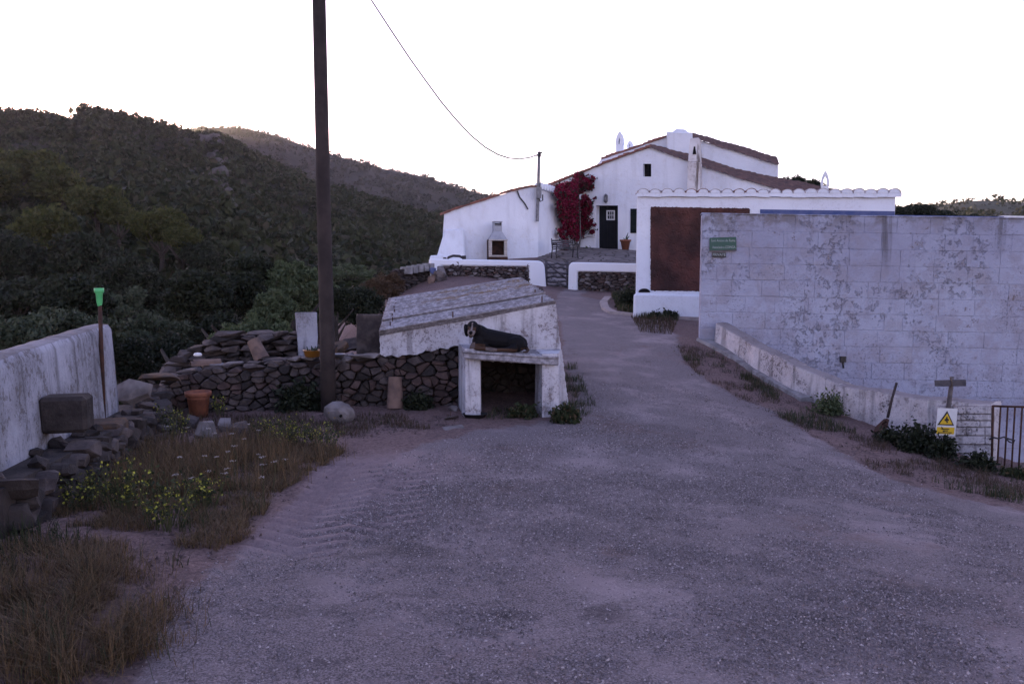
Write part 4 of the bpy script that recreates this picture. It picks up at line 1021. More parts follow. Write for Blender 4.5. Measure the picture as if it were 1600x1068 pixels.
# ------------------------------------------------------------------ low shed with the kennel
ZV = Vector((0, 0, 1))
t = NT('fibre_sheet'); a_ = t.noise(2.2, 6, .7); b2 = t.noise(14, 5, .7)
c = t.mix(t.ramp(b2, .38, .66), (.19,.175,.19), (.40,.38,.41)); c = t.mix(t.ramp(a_, .50, .66, 0, .6), c, (.15,.13,.135))
att = t.n('Attribute'); att.attribute_name = 'lichen'
lm = t.math('MULTIPLY', att.outputs['Fac'], t.ramp(t.noise(5, 6, .75), .42, .58)); c = t.mix(lm, c, t.mix(t.noise(18, 3), (.10,.055,.03), (.24,.15,.05)))
t.col(c); t.bump(b2, .5, .008); M['fibre_sheet'] = t.set(.92, .15)
def corrugated(name, parent, a, b_, c_, d_, pitch, amp, mat, lichen=0, nu=16, thick=.012):
    """sheet a-b (front edge, left to right) to d-c (back edge); ridges run from a to b"""
    a, b_, c_, d_ = [Vector(q) for q in (a, b_, c_, d_)]; dep = ((d_-a).length + (c_-b_).length)/2; nv = max(8, int(dep/pitch*8))
    V = []; A = []
    for j in range(nv+1):
        v = j/nv
        for i in range(nu+1):
            u_ = i/nu; p = a.lerp(b_, u_).lerp(d_.lerp(c_, u_), v)
            V.append(p + ZV*(amp*math.cos(2*math.pi*v*dep/pitch) + .006*mnoise.noise(p*2.3))); A.append(lichen*max(0, min(1, 1.1-abs(v-.45)*2.2))*min(1, max(0, (u_-.12)*3)))
    n = (nv+1)*(nu+1); V2 = V + [q - ZV*thick for q in V]
    Fq = []
    W = nu+1
    for j in range(nv):
        for i in range(nu):
            q = (j*W+i, j*W+i+1, (j+1)*W+i+1, (j+1)*W+i); Fq.append(q); Fq.append(tuple(n+k for k in reversed(q)))
    for i in range(nu): Fq += [(i+1, i, n+i, n+i+1), (nv*W+i, nv*W+i+1, n+nv*W+i+1, n+nv*W+i)]
    for j in range(nv): Fq += [(j*W, (j+1)*W, n+(j+1)*W, n+j*W), ((j+1)*W+nu, j*W+nu, n+j*W+nu, n+(j+1)*W+nu)]
    o = npmesh(name, [tuple(q - wloc(parent)) for q in V2], Fq, mat, True); o.parent = parent
    at_ = o.data.attributes.new('lichen', 'FLOAT', 'POINT'); at_.data.foreach_set('value', A + A); return o
shed = empty('stone_shed', P(740, 640, 11.6), 'low stone shed with a sloping corrugated roof and crumbling white render', 'shed')
rFL, rBL, rBR, rFR = P(592, 518, 11.15), P(607, 471, 14.8), P(813, 438, 14.8), P(869, 471, 11.15)
for k in range(4):
    v0, v1 = k/4 - (.012 if k else 0), (k+1)/4
    dz = ZV*(.010*k - (.02 if k == 0 else 0))
    o = corrugated('roof_sheet', shed, rFL.lerp(rBL, v0)+dz, rFR.lerp(rBR, v0)+dz, rFR.lerp(rBR, v1)+dz, rFL.lerp(rBL, v1)+dz, .225, .042, M['fibre_sheet'], lichen=(0, .25, .9, .8)[k])
for k in range(7):
    q = rFL.lerp(rBL, .08+.13*k).lerp(rFR.lerp(rBR, .08+.13*k), .06 + .008*(k % 2)); m = MB(); m.tube([q+ZV*.0, q+ZV*.075], .009, 5); m.build('hook_bolt', M['rust'], shed)
for (u_, v_) in ((.42, .03), (.93, .04), (.95, .3)):
    q = rFL.lerp(rFR, u_).lerp(rBL.lerp(rBR, u_), v_); m = MB(); m.tube([q+ZV*.0, q+ZV*.09], .010, 5); m.build('hook_bolt', M['rust'], shed)
def dz_(v, d): return Vector((v.x, v.y, v.z - d))
fb = [P(600, 640, 11.55), P(889, 650, 11.40)]
zg = min(gz(fb[0].x, fb[0].y), gz(fb[1].x, fb[1].y)) - .3
bbL, bbR = Vector((rBL.x+.1, rBL.y-.15, zg+.6)), Vector((rBR.x-.1, rBR.y-.15, zg+.6))
xk0, xk1 = P(744, 600, 11.4).x, P(848, 600, 11.4).x
tl_, tr_ = dz_(P(600, 522, 11.5), .06), dz_(P(866, 474, 11.4), .07)
def core_piece(xa, xb, ya, yb, ztop_cut=None):
    """block of the shed's inside between two x, from ya to yb, under the roof slope"""
    def zt2(x, y):
        f = (x-tl_.x)/(tr_.x-tl_.x); g_ = (y-11.45)/(14.65-11.45); return (tl_.z*(1-f)+tr_.z*f) + g_*.26
    m = MB(); q8 = [(xa, ya), (xb, ya), (xb, yb), (xa, yb)]
    m.hexa([Vector((x, y, zg)) for x, y in q8] + [Vector((x, y, zt2(x, y) if ztop_cut is None else ztop_cut)) for x, y in q8]); return m
core_piece(fb[0].x, xk0, 11.45, 14.6).build('core', M['earth_core'], shed)
core_piece(xk1, P(860, 600, 11.42).x, 11.42, 14.6).build('core', M['earth_core'], shed)
core_piece(xk0+.002, xk1-.002, 12.15, 14.6).build('core', M['earth_core'], shed)
# the long dry-stone wall and the shed front share one line
WL0, WL1 = P(246, 640, 11.05), P(716, 640, 11.45); LWP = Plane(WL0, WL1)
SHP = Plane(P(594, 600, 11.34), P(888, 600, 11.28))
rend = [(593.5,520),(868,473.5),(874,520),(880,565),(889,640),(872,640),(868,570),(800,566),(728,562),(717,541),(709,539),(700,545),(688,544),(676,549),(664,548),(651,554),(637,553),(622,557),(611,555),(602,558),(594,552)]
rs = random.Random(2)
def fine_edge(pts_, step, amp, skip=0):
    o = []
    for i in range(len(pts_)):
        a, b_ = pts_[i], pts_[(i+1) % len(pts_)]; n = max(1, int(math.hypot(b_[0]-a[0], b_[1]-a[1])/step))
        for k in range(n):
            j = 0 if (i < 1) else amp
            o.append((a[0]+(b_[0]-a[0])*k/n + rs.uniform(-j, j), a[1]+(b_[1]-a[1])*k/n + rs.uniform(-j, j)))
    return o
m = MB(); m.prism([SHP.at(*q, .07) for q in fine_edge(rend, 3, .9)], -SHP.n*.2); m.build('render_coat', M['wash_kennel'], shed)
u0, z0 = SHP.uz(596, 650); u1, z1 = SHP.uz(722, 536)
ub = lambda px: SHP.uz(px, 560)[0]
prof_r = [(594,552),(636,556),(660,552),(690,541),(722,534)]
def keep_shed(u, z):
    lim = np.interp(u, [ub(p[0]) for p in prof_r], [SHP.uz(*p)[1] for p in prof_r]); return z < lim + .01
stone_wall(shed, SHP, (u0, u1, z0, z1), .15, .105, keep_shed, [M['stone_red'], M['stone'], M['stone_red'], M['stone_dark']], 31, .16, .035, None, 0.0, .97)
# stones seen in the dark mouth of the kennel
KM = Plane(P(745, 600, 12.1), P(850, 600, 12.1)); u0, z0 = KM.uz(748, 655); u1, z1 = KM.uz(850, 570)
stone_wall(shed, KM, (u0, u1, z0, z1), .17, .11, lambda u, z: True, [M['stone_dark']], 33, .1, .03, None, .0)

kennel = empty('dog_kennel', P(795, 655, 10.7), 'open-fronted kennel of two white piers carrying a corrugated slab', 'kennel')
def pier(name, plan, ytop, seed):
    m = MB(); b0 = [P(*q) for q in plan]; zt_ = P(plan[0][0], ytop, plan[0][2]).z
    bt = [Vector((p.x, p.y, gz(p.x, p.y)-.12)) for p in b0]; nz_ = 7; V = []; rs_ = random.Random(seed); cen = sum(b0, Vector())/4
    rings = []
    for k in range(nz_+1):
        r_ = []
        for i in range(4):
            a, b_ = bt[i], bt[(i+1) % 4]
            for s in range(4):
                p = a.lerp(b_, s/4 + (0.03 if s == 0 else 0)); q = Vector((p.x, p.y, p.z + (zt_-p.z)*k/nz_)); dr_ = Vector((q.x-cen.x, q.y-cen.y, 0)).normalized()
                q += dr_*(.010*mnoise.noise(q*5) + .012*(1-k/nz_)); r_.append(q)
        rings.append(r_)
    n = 16
    for r_ in rings: V += r_
    Fq = [(k*n+i, k*n+(i+1) % n, (k+1)*n+(i+1) % n, (k+1)*n+i) for k in range(nz_) for i in range(n)] + [tuple(range(nz_*n, (nz_+1)*n))]
    m.add(V, Fq); return m.build(name, M['wash_kennel'], kennel, False, bevel=0)
pier('pier', [(727,648,10.50),(750.5,648,10.54),(752,640,11.25),(717,640,11.25)], 545, 1)
pier('pier', [(846.5,655,10.50),(872,655,10.55),(876,650,11.25),(836,650,11.1)], 553, 2)
kA, kB, kC, kD = P(724, 550, 10.42), P(873, 559.5, 10.44), P(868, 549, 11.24), P(719, 539.5, 11.24)
corrugated('slab_sheet', kennel, kA, kB, kC, kD, .165, .022, M['fibre_sheet'], 0, 14, .03)
m = MB(); m.hexa([kA-ZV*.085, kB-ZV*.10, kB-ZV*.10+Vector((0,.06,0)), kA-ZV*.085+Vector((0,.06,0)), kA-ZV*.012+Vector((0,.01,0)), kB-ZV*.012+Vector((0,.01,0)), kB-ZV*.012+Vector((0,.07,0)), kA-ZV*.012+Vector((0,.07,0))])
m.build('lintel', M['fibre_sheet'], kennel, bevel=.015)

# ------------------------------------------------------------------ the hound lying on the slab
dg = P(770, 548.5, 10.72); dog_z = kA.lerp(kB, .31).lerp(kD.lerp(kC, .31), .36).z + .02
DO = Vector((dg.x, dg.y, dog_z)); tiltz = (kB.z-kA.z)/(kB.x-kA.x)
def ell(mb, c, r, rot=None, n=12, mm=9):
    V = []; c = Vector(c)
    Rm = rot if rot is not None else Matrix.Identity(3)
    for j in range(1, mm):
        ph = math.pi*j/mm
        for i in range(n):
            th = 2*math.pi*i/n; V.append(c + Rm @ Vector((r[0]*math.sin(ph)*math.cos(th), r[1]*math.sin(ph)*math.sin(th), r[2]*math.cos(ph))))
    Fq = [((j*n+i), (j*n+(i+1) % n), ((j+1)*n+(i+1) % n), ((j+1)*n+i)) for j in range(mm-2) for i in range(n)]
    V += [c + Rm @ Vector((0, 0, r[2])), c - Rm @ Vector((0, 0, r[2]))]; a = (mm-1)*n
    Fq += [(a, (i+1) % n, i) for i in range(n)] + [(a+1, (mm-2)*n+i, (mm-2)*n+(i+1) % n) for i in range(n)]
    mb.add(V, Fq)
m = MB()
# trunk: deep chest tapering to loin, then rounded haunch
m.tube([(-.27,.02,.13),(-.20,.02,.145),(-.08,.02,.15),(.08,.02,.135),(.22,.01,.125),(.34,.0,.115),(.42,.0,.095),(.455,.0,.08)], [.07,.128,.138,.128,.118,.118,.085,.035], 14)
ell(m, (.31,-.09,.105), (.13,.07,.105)); ell(m, (.30,.09,.09), (.12,.06,.085)); ell(m, (-.20,-.085,.11), (.085,.05,.095))
m.tube([(-.15,.0,.19),(-.21,-.02,.235),(-.27,-.05,.27)], [.118,.105,.088], 12)                 # neck and throat
ell(m, (-.288,-.085,.305), (.078,.088,.080)); ell(m, (-.288,-.125,.275), (.066,.065,.062))             # skull, cheeks
m.tube([(-.290,-.13,.262),(-.296,-.19,.238),(-.300,-.235,.222),(-.300,-.252,.220)], [.058,.051,.046,.024], 12)   # muzzle
m.tube([(-.294,-.15,.215),(-.299,-.215,.186)], [.040,.030], 10)                               # lower jaw
ell(m, (-.300,-.258,.236), (.023,.015,.016))
for s, ox in ((-1, -.370), (1, -.208)):
    Rm = Matrix.Rotation(.20*s, 3, 'Y') @ Matrix.Rotation(.45*s, 3, 'Z')
    ell(m, (ox, -.085, .250), (.026,.050,.092), Rm)
# forelegs folded in front, hind leg with its foot drawn forward
m.tube([(-.25,-.11,.06),(-.28,-.16,.035),(-.19,-.19,.032),(-.10,-.20,.03),(-.045,-.195,.026)], [.052,.040,.034,.029,.024], 10)
m.tube([(-.12,-.10,.055),(-.02,-.17,.03),(.03,-.205,.026),(-.03,-.225,.024)], [.04,.03,.028,.024], 10)
m.tube([(.30,-.14,.06),(.22,-.185,.04),(.12,-.225,.032),(.04,-.245,.026),(-.01,-.25,.022)], [.062,.04,.029,.026,.024], 10)
for (bx, by) in ((-.05,-.20), (-.055,-.228), (-.02,-.255)):
    for k in range(4): ell(m, (bx-.012, by+.012-k*.011, .016), (.022,.0075,.013), None, 8, 6)
m.tube([(.44,.0,.07),(.475,-.06,.035),(.46,-.13,.022),(.40,-.18,.016)], [.03,.022,.016,.008], 8)  # tail
me = bpy.data.meshes.new('d0'); me.from_pydata([tuple(v) for v in m.v], [], m.f); d0 = bpy.data.objects.new('d0', me); COL.objects.link(d0)
rm = d0.modifiers.new('r', 'REMESH'); rm.mode = 'VOXEL'; rm.voxel_size = .0085; sm = d0.modifiers.new('s', 'SMOOTH'); sm.factor = .5; sm.iterations = 3
bpy.context.view_layer.update()
dme = bpy.data.meshes.new_from_object(d0.evaluated_get(bpy.context.evaluated_depsgraph_get())); bpy.data.objects.remove(d0)
for p in dme.polygons: p.use_smooth = True
ca = dme.color_attributes.new('coat', 'FLOAT_COLOR', 'POINT'); colr = []
BLK, TAN, WHT, NOSE = (.006,.0055,.007), (.062,.034,.022), (.20,.165,.16), (.006,.005,.006)
for v in dme.vertices:
    x, y, z_ = v.co; c = BLK
    if z_ < .055 and y < -.13 and x < .33: c = TAN
    if y < -.185 and z_ < .05 and -.09 < x < .06: c = (.13,.10,.09)
    if x < -.10 and z_ < .085 and y < -.07: c = TAN
    if -.352 < x < -.238 and y < -.135 and z_ < .305:
        c = TAN
        if z_ < .262 and y < -.19 and abs(x+.299) > .008: c = WHT
        if z_ < .20: c = (.11,.085,.078)
        if abs(x+.297) < .012 and z_ > .24: c = WHT
    if abs(x+.292) < .0075 and .27 < z_ < .365 and y < -.11: c = WHT
    if .37 < x and z_ < .07 and y < -.02: c = (.05,.03,.022)
    if math.hypot(x+.300, z_-.236) < .025 and y < -.243: c = NOSE
    colr += [*c, 1]
ca.data.foreach_set('color', colr)
t = NT('dog_coat'); at_ = t.n('Attribute'); at_.attribute_name = 'coat'; f_ = t.noise(120, 3, .7, stretch=(.35, 1, 1)); t.col(t.mix(t.ramp(f_, .3, .7, 0, .2), at_.outputs['Color'], (.016,.014,.015))); t.bump(f_, .35, .004); M['dog_coat'] = t.set(.7, .12)
dog = empty('dog', DO, 'black and tan hound lying on the kennel slab with its head up', 'dog')
db = link('body', dme, M['dog_coat'], dog, DO); db.rotation_euler = (0, -math.atan(tiltz), 0)
simple('eye', (.010,.006,.004), (.014,.008,.006), 5, .1, .6, 0)
for ex in (-.322, -.258):
    e = MB(); ell(e, DO + Vector((ex, -.168, .306)), (.0105,.0095,.0105)); e.build('eye', M['eye'], dog, True)

# bits lying round the kennel
q = ground_hit(742, 653); tr = MB()
Vr = []
def oval(c, a, b_, z_, n=20): return [c + Vector((a*math.cos(2*math.pi*i/n), b_*math.sin(2*math.pi*i/n), z_)) for i in range(n)]
rg = oval(q, .13, .09, .0)+oval(q, .165, .12, .05)+oval(q, .175, .13, .055)+oval(q, .165, .12, .058)+oval(q, .13, .09, .015)
tr.add(rg, [(k*20+i, k*20+(i+1) % 20, (k+1)*20+(i+1) % 20, (k+1)*20+i) for k in range(4) for i in range(20)] + [tuple(range(80, 100)), tuple(range(19, -1, -1))])
simple('black_rubber', (.012,.012,.014), (.02,.02,.022), 8, .5, .4, .1)
tag(tr.build('feeding_tray', M['black_rubber'], None, True), 'black rubber feeding tray on the ground before the left kennel pier', 'tray')
for (x, y, s, fl, mm, lab) in ((711,671,.30,.10,'stone_pale','flat pale flagstone lying on the earth in front of the kennel'),(708,643,.15,.7,'stone_pale','small pale stone at the foot of the left kennel pier'),(705,655,.24,.22,'stone','flat grey stone beside the feeding tray')):
    q = ground_hit(x, y); tag(rock('loose_stone', M[mm], q + ZV*s*fl*.35, (s, s*.7, s*fl)), lab, 'stone')

# ------------------------------------------------------------------ dry-stone wall across the yard
dsw = empty('dry_stone_wall', P(430, 640, 11.3), 'long low dry-stone wall of dark rubble running behind the utility pole', 'stone wall')
PT = [(244,598),(262,590),(300,578),(335,571),(400,569),(440,564),(480,559),(540,559),(600,557)]
pu = [LWP.uz(*p)[0] for p in PT]; pz_ = [LWP.uz(*p)[1] for p in PT]
m = MB(); back_ = -LWP.n
m.prism([LWP.p(pu[0], -.6, -.10)] + [LWP.p(a, b_-.06, -.10) for a, b_ in zip(pu, pz_)] + [LWP.p(pu[-1], -.6, -.10)], back_*.55); m.build('core', M['earth_core'], dsw)
z0 = LWP.uz(400, 650)[1]
nst = stone_wall(dsw, LWP, (pu[0]-.05, pu[-1]+.02, z0-.05, max(pz_)), .15, .10, lambda u, z: z < np.interp(u, pu, pz_) - .05, [M['stone'], M['stone_red'], M['stone_dark'], M['stone']], 41, .2, .04, None, 0.0, .97)
rs = random.Random(14)
u = pu[0]
while u < pu[-1] - .1:
    L = rs.uniform(.22, .5); zc = np.interp(u + L/2, pu, pz_)
    for dpt in (-.16, -.42):
        q = LWP.p(u + L/2 + rs.uniform(-.05, .05), zc - .02 + rs.uniform(-.015, .015), dpt)
        rock('coping_stone', M[rs.choice(('stone_pale', 'stone', 'stone'))], q, (L*1.05, .36, .075), dsw, rs, (rs.uniform(-.08, .08), rs.uniform(-.07, .07), rs.uniform(-.2, .2)))
    u += L*.92
# stepped wall of slabs on the terrace behind
st = empty('slab_wall', P(380, 575, 12.8), 'tumbled wall of flat stacked slabs stepping up to the white post', 'stone wall')
ST = Plane(P(240, 560, 12.1), P(470, 560, 13.0)); lft = [(512,338),(522,330),(530,318),(540,292),(550,276),(560,262),(572,250),(590,242)]
m = MB(); m.prism([ST.at(*q, -.3) for q in ((246,610),(262,578),(290,556),(335,534),(350,524),(466,522),(468,610))], -ST.n*.3); m.build('core', M['earth_core'], st)
y = 517
while y < 588:
    x = np.interp(y, [q[0] for q in lft], [q[1] for q in lft]); hpx = rs.uniform(8, 13)
    while x < 466:
        wpx = rs.uniform(22, 55); 
        if y < 523 and not (338 < x+wpx/2 < 410 or x > 425): x += wpx*.6; continue
        q = ST.at(x + wpx/2, y + hpx/2, -.12 + rs.uniform(-.08, .08)); k = .0102
        rock('slab', M[rs.choice(('stone', 'stone', 'stone_dark', 'stone', 'stone'))], q, (wpx*k*1.05, .42, hpx*k*1.25), st, rs, (rs.uniform(-.06, .06), rs.uniform(-.07, .07), rs.uniform(-.25, .25)))
        x += wpx*.93
    y += hpx*.80
# gap-side posts
def stone_post(name, lab, pts_b, ytop, D, depth, mat, lean=0):
    pl = Plane(P(pts_b[0], 550, D), P(pts_b[1], 550, D)); m = MB(); rs_ = random.Random(int(D*10)); n = 6; V = []
    for k in range(n+1):
        y_ = 562 + (ytop-562)*k/n; xl, xr = pts_b[0] + lean*k/n, pts_b[1] + lean*.35*k/n
        for (x_, o_) in ((xl, 0), ((xl+xr)/2, .015), (xr, 0), (xr, -depth), ((xl+xr)/2, -depth), (xl, -depth)):
            V.append(pl.at(x_ + rs_.uniform(-.8, .8), y_ + (rs_.uniform(-1, 1) if k == n else 0), o_ + rs_.uniform(-.012, .012)))
    Fq = [(k*6+i, k*6+(i+1) % 6, (k+1)*6+(i+1) % 6, (k+1)*6+i) for k in range(n) for i in range(6)] + [tuple(range(n*6, n*6+6))]
    m.add(V, Fq); return tag(m.build(name, mat, None, bevel=.012), lab, 'stone post')
stone_post('gate_post', 'whitewashed stone post left of the utility pole at the end of the slab wall', (466,497), 488, 12.9, .32, M['wash_left'], -5)
stone_post('gate_post', 'dark square stone post between the utility pole and the shed', (557,600), 491, 12.7, .4, M['stone'], 0)
for (x, y, w_, mm) in ((528,543,.55,'stone_orange'),(548,538,.4,'stone'),(510,546,.45,'stone')):
    q = P(x, y, 12.9); tag(rock('loose_stone', M[mm], q, (w_, .4, .22), None, rs), {528:'orange-brown boulder in the gap right of the utility pole',548:'grey stone leaning against the dark square post',510:'brown stone half hidden behind the utility pole'}[x], 'stone')

# utility pole and cable
pb = P(513.5, 641, 10.95); pb.z = gz(pb.x, pb.y) - .2
m = MB(); pp_ = [pb, P(511, 520, 10.95), P(505.5, 310, 10.95), P(498.5, 0, 10.95), P(495.5, -170, 10.95)]
m.tube(pp_, [.108, .102, .094, .088, .084], 16); pole = m.build('utility_pole', M['pole_wood'], None, True); tag(pole, 'tall dark wooden utility pole standing before the dry-stone wall', 'pole')
CP = Plane(AP.at(842.5, 241, .14), P(497, -150, 10.95)); cpx = [(842.5,241),(828,246),(812,248.5),(795,247),(778,241.5),(758,230),(735,211),(710,184),(690,160),(665,126),(640,91),(610,46),(580,0),(545,-56),(497,-150)]
m = MB(); m.tube([CP.at(*q) for q in cpx], [.030,.029,.027,.025,.024,.022,.020,.019,.018,.016,.015,.014,.012,.011,.011], 6)
tag(m.build('overhead_cable', M['cable'], None, True), 'thin overhead cable sagging from the wooden pole to the house mast', 'cable')

# ------------------------------------------------------------------ white wall on the left and the stone footing under it
lwall = empty('left_wall', P(90, 640, 7.3), 'streaked grey-white masonry wall at the left edge', 'wall')
LF, LN = P(173, 507, 9.5), P(0, 564, 5.6); d = (LN - LF); d2 = Vector((d.x, d.y, 0)).normalized(); far, nearp = Vector((LF.x, LF.y, 0)), Vector((LF.x, LF.y, 0)) + d2*7.6
LLP = Plane(nearp, far)
zt_ = LF.z; zb_f, zb_n = P(178, 618, 9.5).z - .1, P(0, 702, 5.6).z - .1
n = 40; V = []; Fq = []
for i in range(n+1):
    u = LLP.L*i/n; zz_ = zt_ + .02*mnoise.noise(Vector((u*1.3, 0, 3))) + .01*mnoise.noise(Vector((u*5, 0, 3)))
    prof = [(-.9, .05), (-.4+zb_f*0, .035)]
    for (dz0, off) in ((None, .06), (.35, .045), (.7, .02), (.96, .0)):
        z_ = -.35 if dz0 is None else (-.35)*(1-dz0) + zz_*dz0
        V.append(LLP.p(u, z_, off + .012*mnoise.noise(Vector((u*2, z_*2, 1)))))
    V.append(LLP.p(u, zz_, -.03)); V.append(LLP.p(u, zz_+.012, -.15)); V.append(LLP.p(u, zz_-.01, -.27)); V.append(LLP.p(u, -3, -.3))
for i in range(n):
    for k in range(7): Fq.append((i*8+k, i*8+k+1, (i+1)*8+k+1, (i+1)*8+k))
Fq.append(tuple(range(n*8+7, n*8-1, -1)))
m = MB(); m.add(V, Fq); m.build('wall', M['wash_left'], lwall, True)
# footing
EP = Plane(nearp + LLP.u*2.6 + LLP.n*.30, far + LLP.n*.50 + LLP.u*.9)
foot = empty('stone_footing', EP.at(100, 790), 'dark rough stone footing along the bottom of the left wall', 'stone wall')
m = MB(); zf0, zf1 = P(0, 716, 5.5).z, P(200, 655, 9.2).z
m.hexa([EP.p(0, -.8, -.06), EP.p(EP.L, -.8, -.06), EP.p(EP.L, -.8, -.9), EP.p(0, -.8, -.62), EP.p(0, zf0-.02, -.06), EP.p(EP.L, zf1-.02, -.06), EP.p(EP.L, zf1-.02, -.9), EP.p(0, zf0-.02, -.62)]); m.build('ledge', M['stone_dark'], foot)
stone_wall(foot, EP, (0, EP.L, -.45, max(zf0, zf1)), .20, .13, lambda u, z: z < zf0 + (zf1-zf0)*u/EP.L - .03, [M['stone_dark'], M['stone'], M['stone_dark']], 51, .15, .05)
for k in range(22):
    u = rs.uniform(.2, EP.L); z_ = zf0 + (zf1-zf0)*u/EP.L; L = rs.uniform(.16, .34)
    rock('coping_stone', M[rs.choice(('stone_dark', 'stone', 'stone_dark'))], EP.p(u, z_, rs.uniform(-.28, -.08)), (L, L*.6, .10), foot, rs)
# dark squared block on the ledge
B0 = P(100, 672, 7.75); bm_ = MB(); ax = (Vector((math.cos(.25), math.sin(.25), 0)), Vector((-math.sin(.25), math.cos(.25), 0)), ZV)
bm_.box(P(104, 645, 6.55), (.36, .26, .30), ax)
blk = bm_.build('squared_block', M['stone_dark'], None, bevel=.03); tag(blk, 'dark squared stone block on the ledge against the left white wall', 'stone block')
m = MB(); m.box(P(152, 672, 7.75), (.50, .4, .18), ax); tag(m.build('flat_slab', M['stone_orange'], None, bevel=.03), 'flat brown slab at the foot of the green-topped stake', 'stone slab')
# stake with green plastic cup
sb = P(161, 642, 8.75); stake = empty('stake', sb, 'rusty iron stake capped with a bright green plastic cup', 'stake')
m = MB(); m.tube([sb - ZV*.3, P(159, 560, 8.75), P(156, 476, 8.75)], [.026, .024, .021], 8); m.build('rod', M['rust'], stake, True)
t = NT('green_plastic'); t.col((.10,.46,.17)); t.b.inputs['Transmission Weight'].default_value = .0; t.b.inputs['Subsurface Weight'].default_value = .4; t.b.inputs['Subsurface Radius'].default_value = (.05,.12,.05); M['green_plastic'] = t.set(.35, .4)
gc = P(155.8, 479, 8.75); kk = 8.75/F
m = MB(); m.lathe(gc, [(.018, 0), (.024, .02), (.030, .05), (5.2*kk, 21*kk), (6.6*kk, 22*kk), (7.2*kk, 24*kk), (7.2*kk, 29*kk), (6.4*kk, 29*kk), (5.6*kk, 22*kk), (.02, .06)], 18); m.build('cup', M['green_plastic'], stake, True)

# ------------------------------------------------------------------ pots, tiles and loose stones in the yard corner
q = ground_hit(311, 652); q = Vector((q.x, q.y, gz(q.x, q.y)))
pot = empty('plant_pot', q, 'large empty terracotta plant pot at the foot of the dry-stone wall', 'plant pot')
k = q.y/F
m = MB(); m.lathe(q - ZV*.01, [(13*k, 0), (17*k, 34*k), (19.5*k, 35*k), (20.5*k, 40*k), (20*k, 42*k), (18.2*k, 42*k), (17*k, 33*k), (12*k, 6*k)], 24); m.build('pot', M['terracotta'], pot, True)
m = MB(); m.lathe(q - ZV*.01, [(12*k, 4*k), (16.5*k, 30*k)], 20); m.build('soil', M['earth_core'], pot)
tmesh = half_tile(.085, .068, .40, .014, 12)
def clay_tile(lab, p, rot, mat, s=(1, 1, 1)):
    me = tmesh.copy(); me.materials.clear(); me.materials.append(mat); o = link('clay_tile', me, None, None, p); o.rotation_euler = rot; o.scale = s
    for pg in me.polygons: pg.use_smooth = False
    return tag(o, lab, 'roof tile')
clay_tile('pale clay roof tile lying on the wall in front of the slab steps', P(303, 569, 11.15), (0, 0, -1.05), M['tile_pale'], (1, .9, 1))
clay_tile('clay roof tile partly under the pale one on the wall', P(298, 571, 11.1), (0, 0.1, -1.0), M['tile_pale'], (.85, .6, .85))
clay_tile('half-round clay tile leaning upright against the slab wall', P(410, 562, 11.75), (1.15, -.45, .25), M['tile_pale'], (1.35, .85, 1.35))
o = clay_tile('long clay tile standing propped against the stone wall near the shed', ground_hit(618, 638) + Vector((0, -.05, .0)), (1.40, .0, .06), M['tile_pale'], (1.4, 1.12, 1.3))
m = MB(); q = P(309, 556, 11.3); m.lathe(q, [(.05, 0), (.06, .02), (.05, .04), (.02, .048)], 14); tag(m.build('enamel_lid', M['white_paint'], None, True), 'shiny white lid lying on the slabs beside the clay tiles', 'lid')
simple('ochre_glaze', (.34,.15,.025), (.28,.12,.02), 8, .35, .5, 0)
q = P(488, 557, 11.25); pl_ = empty('planter', q, 'small ochre planter sitting on top of the dry-stone wall', 'planter')
m = MB(); m.lathe(q, [(.10, 0), (.125, .09), (.135, .095), (.12, .095), (.09, .03)], 18); m.build('bowl', M['ochre_glaze'], pl_, True)
m = MB(); rs2 = random.Random(4)
for k_ in range(14): a = rs2.uniform(0, 6.28); r_ = rs2.uniform(0, .09); m.tube([q+Vector((r_*math.cos(a), r_*math.sin(a), .07)), q+Vector((r_*1.3*math.cos(a), r_*1.3*math.sin(a), .10+rs2.uniform(0, .06)))], [.016, .006], 5)
m.build('succulents', M['aloe'], pl_)
q = P(529, 558, 11.3); m = MB(); m.lathe(q, [(.06, 0), (.10, .045), (.105, .05), (.09, .045), (.05, .015)], 16); tag(m.build('dish', M['iron_grey'], None, True), 'small grey dish on the wall just right of the utility pole', 'dish')
tag(rock('flat_stone', M['stone_pale'], P(571, 556, 11.35), (.52, .32, .08), None, rs, (0, .03, .1)), 'pale flat stone on top of the wall beside the shed corner', 'stone')
# boulder with a drilled hole
q = ground_hit(531, 660); bm = bmesh.new(); bmesh.ops.create_icosphere(bm, subdivisions=3, radius=.19)
for v in bm.verts: v.co = Vector((v.co.x*1.0, v.co.y*.85, v.co.z*.82))*(1 + .22*mnoise.noise(v.co*6+Vector((3,1,2))) + .10*mnoise.noise(v.co*14))
me = bpy.data.meshes.new('boulder'); bm.to_mesh(me); bm.free()
bo_ = empty('boulder', q, 'rounded pale boulder with a drilled hole at the foot of the utility pole', 'boulder')
link('stone', me, M['stone_pale'], bo_, q + ZV*.125)
m = MB(); m.tube([q + Vector((.055, -.20, .12)), q + Vector((.05, -.12, .12))], .018, 10); m.build('hole', M['black_hole'], bo_)
# rubble in the weeds
labs = ['pale wedge of broken rubble in front of the terracotta pot', 'grey broken stone left of the pot among the weeds', 'sharp pale stone sticking up right of the pot', 'dull flat stone among dry weeds below the wall', 'grey lump half buried in the weeds before the wall']
for (x, y, s, mm), lab in zip(((322,685,.36,'stone_pale'),(300,668,.26,'stone'),(352,672,.26,'stone_pale'),(376,682,.3,'stone'),(395,690,.2,'stone')), labs):
    q = ground_hit(x, y); tag(rock('rubble_stone', M[mm], q + ZV*s*.25, (s, s*.8, s*.75), None, rs), lab, 'stone')
